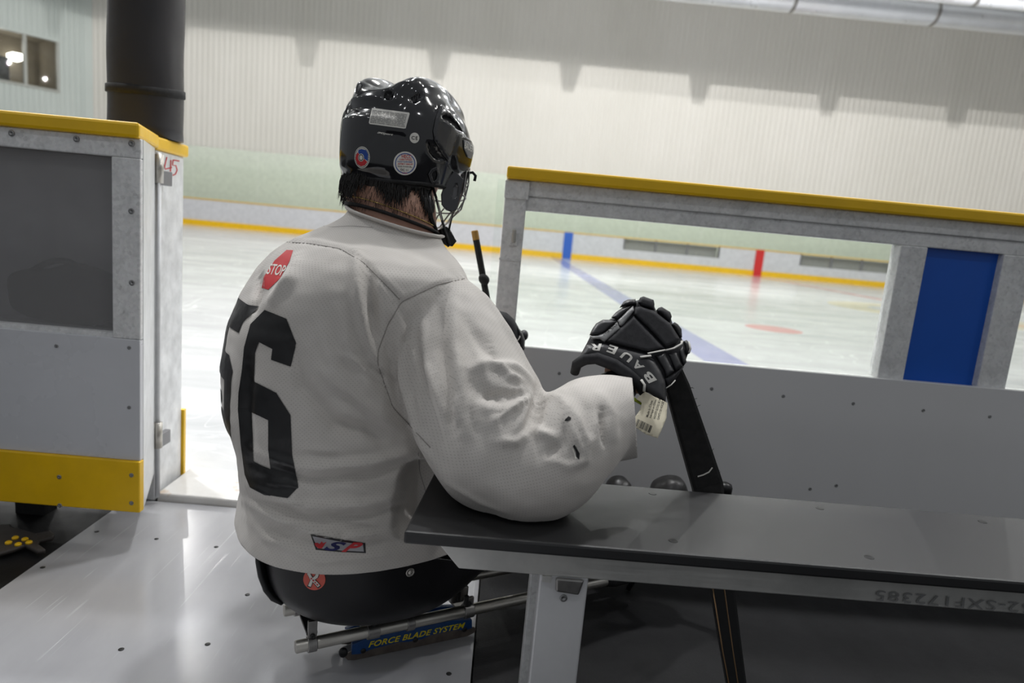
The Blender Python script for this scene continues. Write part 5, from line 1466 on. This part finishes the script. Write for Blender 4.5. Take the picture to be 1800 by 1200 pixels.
V, F = stick_board([s3, s2.lerp(s4, .7), s4+Vector((0, 0, .004))], [.046, .040, .034], .012, ed); bl = mk('blade_core', V, F, M['black_print'], st)
for sg in (-.97, .1): G().tube([s3+ed*.020*sg-Fv*.0085, s2.lerp(s4, .7)+ed*.018*sg-Fv*.007, s4+ed*.014*sg-Fv*.007+Vector((0, 0, .006))], .0014, 5).obj('wood_edge', M['wood_edge'], bl, True)
rt = G(); random.seed(9)
for k in range(26):
    t = random.random(); b = s1.lerp(s2, t) + ed*random.choice((-1, 1))*(.023+.006*t) - Fv*.004
    rt.tube([b, b+Vector((random.uniform(-.004, .004), 0, random.uniform(-.004, .004)))+ed*.003], .0004, 4, cap=False)
rt.obj('tape_frays', M['tape'], st)
SB = bvh_of(o1)
V, F = text_mesh('WARRIOR', .02, .2)
lay('tape_mark', mergeVF(stroke([(1226, 837), (1236, 834), (1246, 829), (1252, 821)], 2.4)), px_on(SB), M['white_print'], st, 3, .001)
st2 = thing('hockey_stick', (-.05, 1.66, .3), 'thin black hockey stick with tan taped end, held upright beyond the right shoulder', 'hockey stick')
p0 = onY(834, 405, 1.715); p1 = onY(872, 612, 1.705); dd = (p1-p0).normalized(); tend = (p0.z-.0)/(-dd.z)
q = lambda t: p0+dd*t
G().tube([q(0), q(.002), q(.024)], [.0075, .009, .009], 8).obj('taped_end', M['tape_tan'], st2, False)
G().tube([q(.024), q(.3), q(tend*.985)], [.0085, .0085, .011], 8).obj('shaft', M['tape'], st2, False)
blob('grip_knob', M['tape'], onY(851, 491, 1.70), (.014, .012, .013), None, .9, st2, .003, 60)

# ---------------------------------------------------------------- sledge
sl = thing('sledge', (-.1, 1.34, 0), 'hockey sledge with black seat bucket and steel tube frame under the player', 'sledge')
BC = Vector((-.228, 1.315, 0))
def bucket():
    V = []; F = []; n = 72
    R_ = [(.108, .07, .08, .06), (.112, .12, .13, .105), (.122, .155, .165, .145), (.140, .188, .195, .178), (.165, .208, .232, .198), (.195, .217, .27, .205), (.225, .221, .31, .207), (.26, .223, .34, .207), (.285, .223, .35, .207)]
    for (z, a, af, b) in R_:
        for k in range(n):
            t = 2*pi*k/n; ca, sa = cos(t), sin(t); e = .88
            ca_ = math.copysign(abs(ca)**e, ca); sa_ = math.copysign(abs(sa)**e, sa); aa = af if ca > 0 else a
            bb = b*(1-.25*max(0, ca)**2); V.append(BC + Vector((0, 0, min(z, .285-.085*float(smst(np.array(ca), -.1, .75))+(z-.285)*.06))) + hv*aa*ca_ + rv*bb*sa_)
    for j in range(len(R_)-1):
        for k in range(n): F.append((j*n+k, j*n+(k+1) % n, (j+1)*n+(k+1) % n, (j+1)*n+k))
    F.append(tuple(range(n))[::-1]); return V, F
V, F = bucket()
def bucket_mat():
    N = NT('scuffed_black_plastic'); v = N.coord('Object', (1, 1, .35)); sp = N.noise(v, 90, 3, .6); m = N.noise(N.coord('Object'), 5, 3)
    k = N.math('MULTIPLY', N.ramp(sp, [(.66, 0.0), (.70, 1.0)]), N.ramp(m, [(.4, 0.0), (.6, 1.0)]))
    N.b.inputs['Specular IOR Level'].default_value = .3; N.base(N.mix(k, (.0075, .007, .0085, 1), (.002, .002, .002, 1))); N.l(N.ramp(m, [(.3, .30), (.7, .45)]), N.b.inputs['Roughness'])
    N.bump(N.math('SUBTRACT', N.noise(v, 25, 4), N.math('MULTIPLY', k, 2.0)), .2, .0015); return N.m
bk = mk('seat_bucket', V, F, bucket_mat(), sl, True); sdm = bk.modifiers.new('s', 'SOLIDIFY'); sdm.thickness = .004; sdm.offset = 1
sdm2 = bk.modifiers.new('ss', 'SUBSURF'); sdm2.levels = 1; sdm2.render_levels = 2
KB = bvh_of(bk); onK = px_on(KB)
G().tube([PX(x, y, d) for x, y, d in ((455, 958, 1.25), (456, 985, 1.255), (461, 1010, 1.26), (470, 1034, 1.265), (482, 1050, 1.265), (497, 1060, 1.26))], [.009, .010, .011, .011, .010, .006], 12, flat=.7).obj('back_flange', M['black_plastic'], sl, True)
stk = lay('round_sticker', curve_mesh([circle(555, 1015.5, 19, 18.5, 40)]), onK, M['orange_sticker'], bk, 3, .0050, label='round orange sticker with a white ribbon')
rb_ = mergeVF(stroke([(546, 1029), (551, 1017), (559, 1010), (562, 1002), (556, 997.5), (549, 999), (546, 1005), (550, 1013), (560, 1024), (564, 1029)], 7.0))
rb2 = mergeVF(stroke([(547, 1027), (551, 1017), (559, 1010), (562, 1002), (556, 997.5), (549, 999), (546, 1005), (550, 1013), (560, 1023), (563, 1027)], 5.0))
lay('ribbon_outline', rb_, onK, M['black_print'], stk, 3, .0056); lay('ribbon', rb2, onK, M['white_print'], stk, 3, .0062)
rows = [stroke([(549.5+k*3.4, 1012+k*3.6), (551.6+k*3.4, 1014.2+k*3.6)], 2.2) for k in range(4)]
lay('ribbon_lettering', mergeVF(*rows), onK, M['red_print'], stk, 3, .0068)
bh = onK((719.5, 1003.5))
Mx = frame(bh[1], (1, 0, 0), bh[0]+bh[1]*.004); G().lathe([(.0085, 0), (.0085, .0015), (.0062, .0025), (.0060, .0018), (.0035, .0018), (.0033, .004), (.001, .0045)], Mx, 20).obj('bolt', M['steel'], sl, True)
TZ = .085; tr = .0118
n0 = onZ(519, 1137, TZ); n1 = onZ(945, 1046, TZ); td = (n1-n0).normalized(); tn = Vector((-td.y, td.x, 0))
f0 = onZ(499, 1073, TZ); gap = (f0-n0).dot(tn); f0s = (f0-n0).dot(td)
TL = .86
def tubeline(name, a, L):
    o = G().tube([a, a+td*.002, a+td*L], [tr*.9, tr, tr], 20).obj(name, M['steel'], sl, False); autosmooth(o); return o
tubeline('frame_tube', n0, TL); tubeline('frame_tube', f0, TL-f0s)
def at_tube(px_, far=False):
    d_ = ray(px_[0], px_[1]); k = (TZ-CAM_H)/d_.z; p = CAM+d_*k; return (p-n0).dot(td)
def clamp(t, wd, up=0, name='clamp'):
    c = n0+td*t; g = G(); g.tube([c-td*wd/2, c+td*wd/2], tr+.0034, 20); g.box(-wd/2, wd/2, -.004, .004, -.004, .022+up, Matrix.Translation(c+Vector((0, 0, .008))) @ frame((0, 0, 1), td))
    o = g.obj(name, M['dull_steel'], sl, bevel=.0012); autosmooth(o)
    Mx = frame(-tn, td, c+Vector((0, 0, .018))-tn*.004); G().lathe([(.0052, 0), (.0052, .003), (.0035, .0045), (.002, .003)], Mx, 12).obj('clamp_bolt', M['screw_black'], o, True)
    c2 = c+tn*gap; g = G(); g.tube([c2-td*wd/2, c2+td*wd/2], tr+.0034, 20); g.obj('clamp', M['dull_steel'], sl)
    return c
for px_, wd, up in (((548, 1131), .017, .018), ((655, 1108), .024, 0), ((720, 1094), .016, .012), ((822, 1072), .022, .0)):
    c = clamp(at_tube(px_), wd, up)
    if up == 0:
        g = G(); g.box(-.012, .012, 0, gap, -.016, -.010, Matrix.Translation(c) @ Matrix((td, tn, Vector((0, 0, 1)))).transposed().to_4x4())
        g.obj('cross_bar', M['dull_steel'], sl, bevel=.001)
    else:
        g = G(); g.box(-.010, .010, 0, gap, .018, .024, Matrix.Translation(c) @ Matrix((td, tn, Vector((0, 0, 1)))).transposed().to_4x4()); g.obj('cross_bar', M['black_plastic'], sl, bevel=.001)
for px_ in ((806, 1046), (820, 1052)): 
    p = onZ(px_[0], px_[1], .118); G().tube([p-Vector((0, 0, .012)), p+Vector((0, 0, .006))], .0055, 6).obj('frame_bolt', M['screw_black'], sl)
g = G(); pf = n0+td*(at_tube((822, 1072))-.005)+tn*gap*.35; g.box(-.02, .02, -.012, .012, .0, .034, Matrix.Translation(pf) @ frame((0, 0, 1), td)); g.obj('bucket_mount', M['dull_steel'], sl, bevel=.002)
# twin blades under the middle of the frame
b0 = onZ(606, 1163, .0006); b1 = onZ(836, 1114, .0006); bd_ = (b1-b0); BL = bd_.length; bd_.normalize(); bn_ = Vector((-bd_.y, bd_.x, 0))
def blade(off):
    o_ = b0+bn_*off; Mx = Matrix.Translation(o_) @ Matrix((bd_, Vector((0, 0, 1)), -bn_)).transposed().to_4x4()
    prof = [(.006, .003), (.02, 0), (BL-.02, 0), (BL-.004, .005), (BL, .012), (BL-.006, .019), (BL-.02, .021), (.012, .021), (.002, .018), (0, .010)]
    g = G(); g.prism(prof, -.0015, .0015, Mx); r = g.obj('skate_blade', mat('blade_steel', (.20, .17, .15, 1), .5, .7, var=.2, vs=30), sl, bevel=.0006)
    hp = [(.012, .016), (.030, .014), (.052, .019), (.11, .022), (.13, .018), (.16, .018), (.18, .023), (BL-.05, .023), (BL-.03, .018), (BL-.012, .020), (BL-.014, .040), (BL-.06, .048), (.05, .048), (.012, .038)]
    h_ = G().prism(hp, -.005, .005, Mx).obj('blade_holder', M['blue_holder'], r, bevel=.001)
    for x in (.035, .145, BL-.03): G().lathe([(.0055, -.001), (.0055, .001), (.003, .002)], Mx @ Matrix.Translation((x, .020, .005)), 12).obj('blade_bolt', M['screw_black'], r, True)
    G().ellip(o_-bd_*.004+Vector((0, 0, .022)), (.009, .007, .011), None, 12, 8).obj('end_bumper', M['black_plastic'], r, True)
    return r, Mx
M['blue_holder'] = mat('blue_holder', srgb(18, 66, 122), .35, var=.15, vs=40)
r_, Mb = blade(0); blade(min(.055, gap*.5))
V, F = text_mesh('FORCE BLADE SYSTEM', .02, .3, 1.05)
V3 = [Mb @ Vector((.045+v[0]*(BL-.075), .025+v[1]*.013, .0058)) for v in V]
mk('holder_lettering', V3, F, mat('yellow_print', srgb(226, 206, 30), .5), r_)
# front end of the frame: wrapped footrest and blue band
fr0 = n0+td*at_tube((1083, 1040)); 
fe = n0+td*(TL-.02)
wr = G(); a_ = at_tube((1083, 1036))
wr.tube([n0+td*(a_+.0), n0+td*(a_+.02), n0+td*(a_+.06), n0+td*(a_+.10)], [tr+.001, tr+.006, tr+.005, tr+.001], 14).obj('tape_wrap', M['matte_black'], sl, True)
G().tube([n0+td*(a_+.095), n0+td*(a_+.125)], tr+.003, 14).obj('blue_band', M['blue_mark'], sl, True)
G().tube([fe-tn*.005, fe+tn*gap*.5, fe+tn*(gap+.005)], .013, 12).obj('nose_bar', M['dull_steel'], sl, True)
nb = fe+tn*gap*.5
G().tube([nb, nb+td*.02+Vector((0, 0, -.05)), nb+td*.0+Vector((0, 0, -.083))], [.008, .008, .006], 10).obj('front_glide', M['black_plastic'], sl, True)
tip = onY(1274, 856, 1.50)
G().tube([fe, fe.lerp(tip, .6)+Vector((.05, -.03, -.03)), tip+Vector((.0, -.01, -.06)), tip], [.011, .011, .011, .011], 14).obj('toe_guard', M['dull_steel'], sl, True)
G().lathe([(.004, -.02), (.017, -.018), (.018, 0), (.015, .008), (.006, .012)], Matrix.Translation(tip), 20).obj('toe_cap', M['black_plastic'], sl, True)
# foot strap under the boots
fs_ = [LEG[s][2]+Vector((.02, .01, -.03)) for s in (-1, 1)]
G().tube([fe+tn*gap*.5+Vector((0, 0, .01)), (fs_[0]+fs_[1])*.5+Vector((-.03, -.02, -.045)), (fs_[0]+fs_[1])*.5+Vector((-.0, 0, -.03))], .010, 10).obj('foot_rest', M['dull_steel'], sl, True)
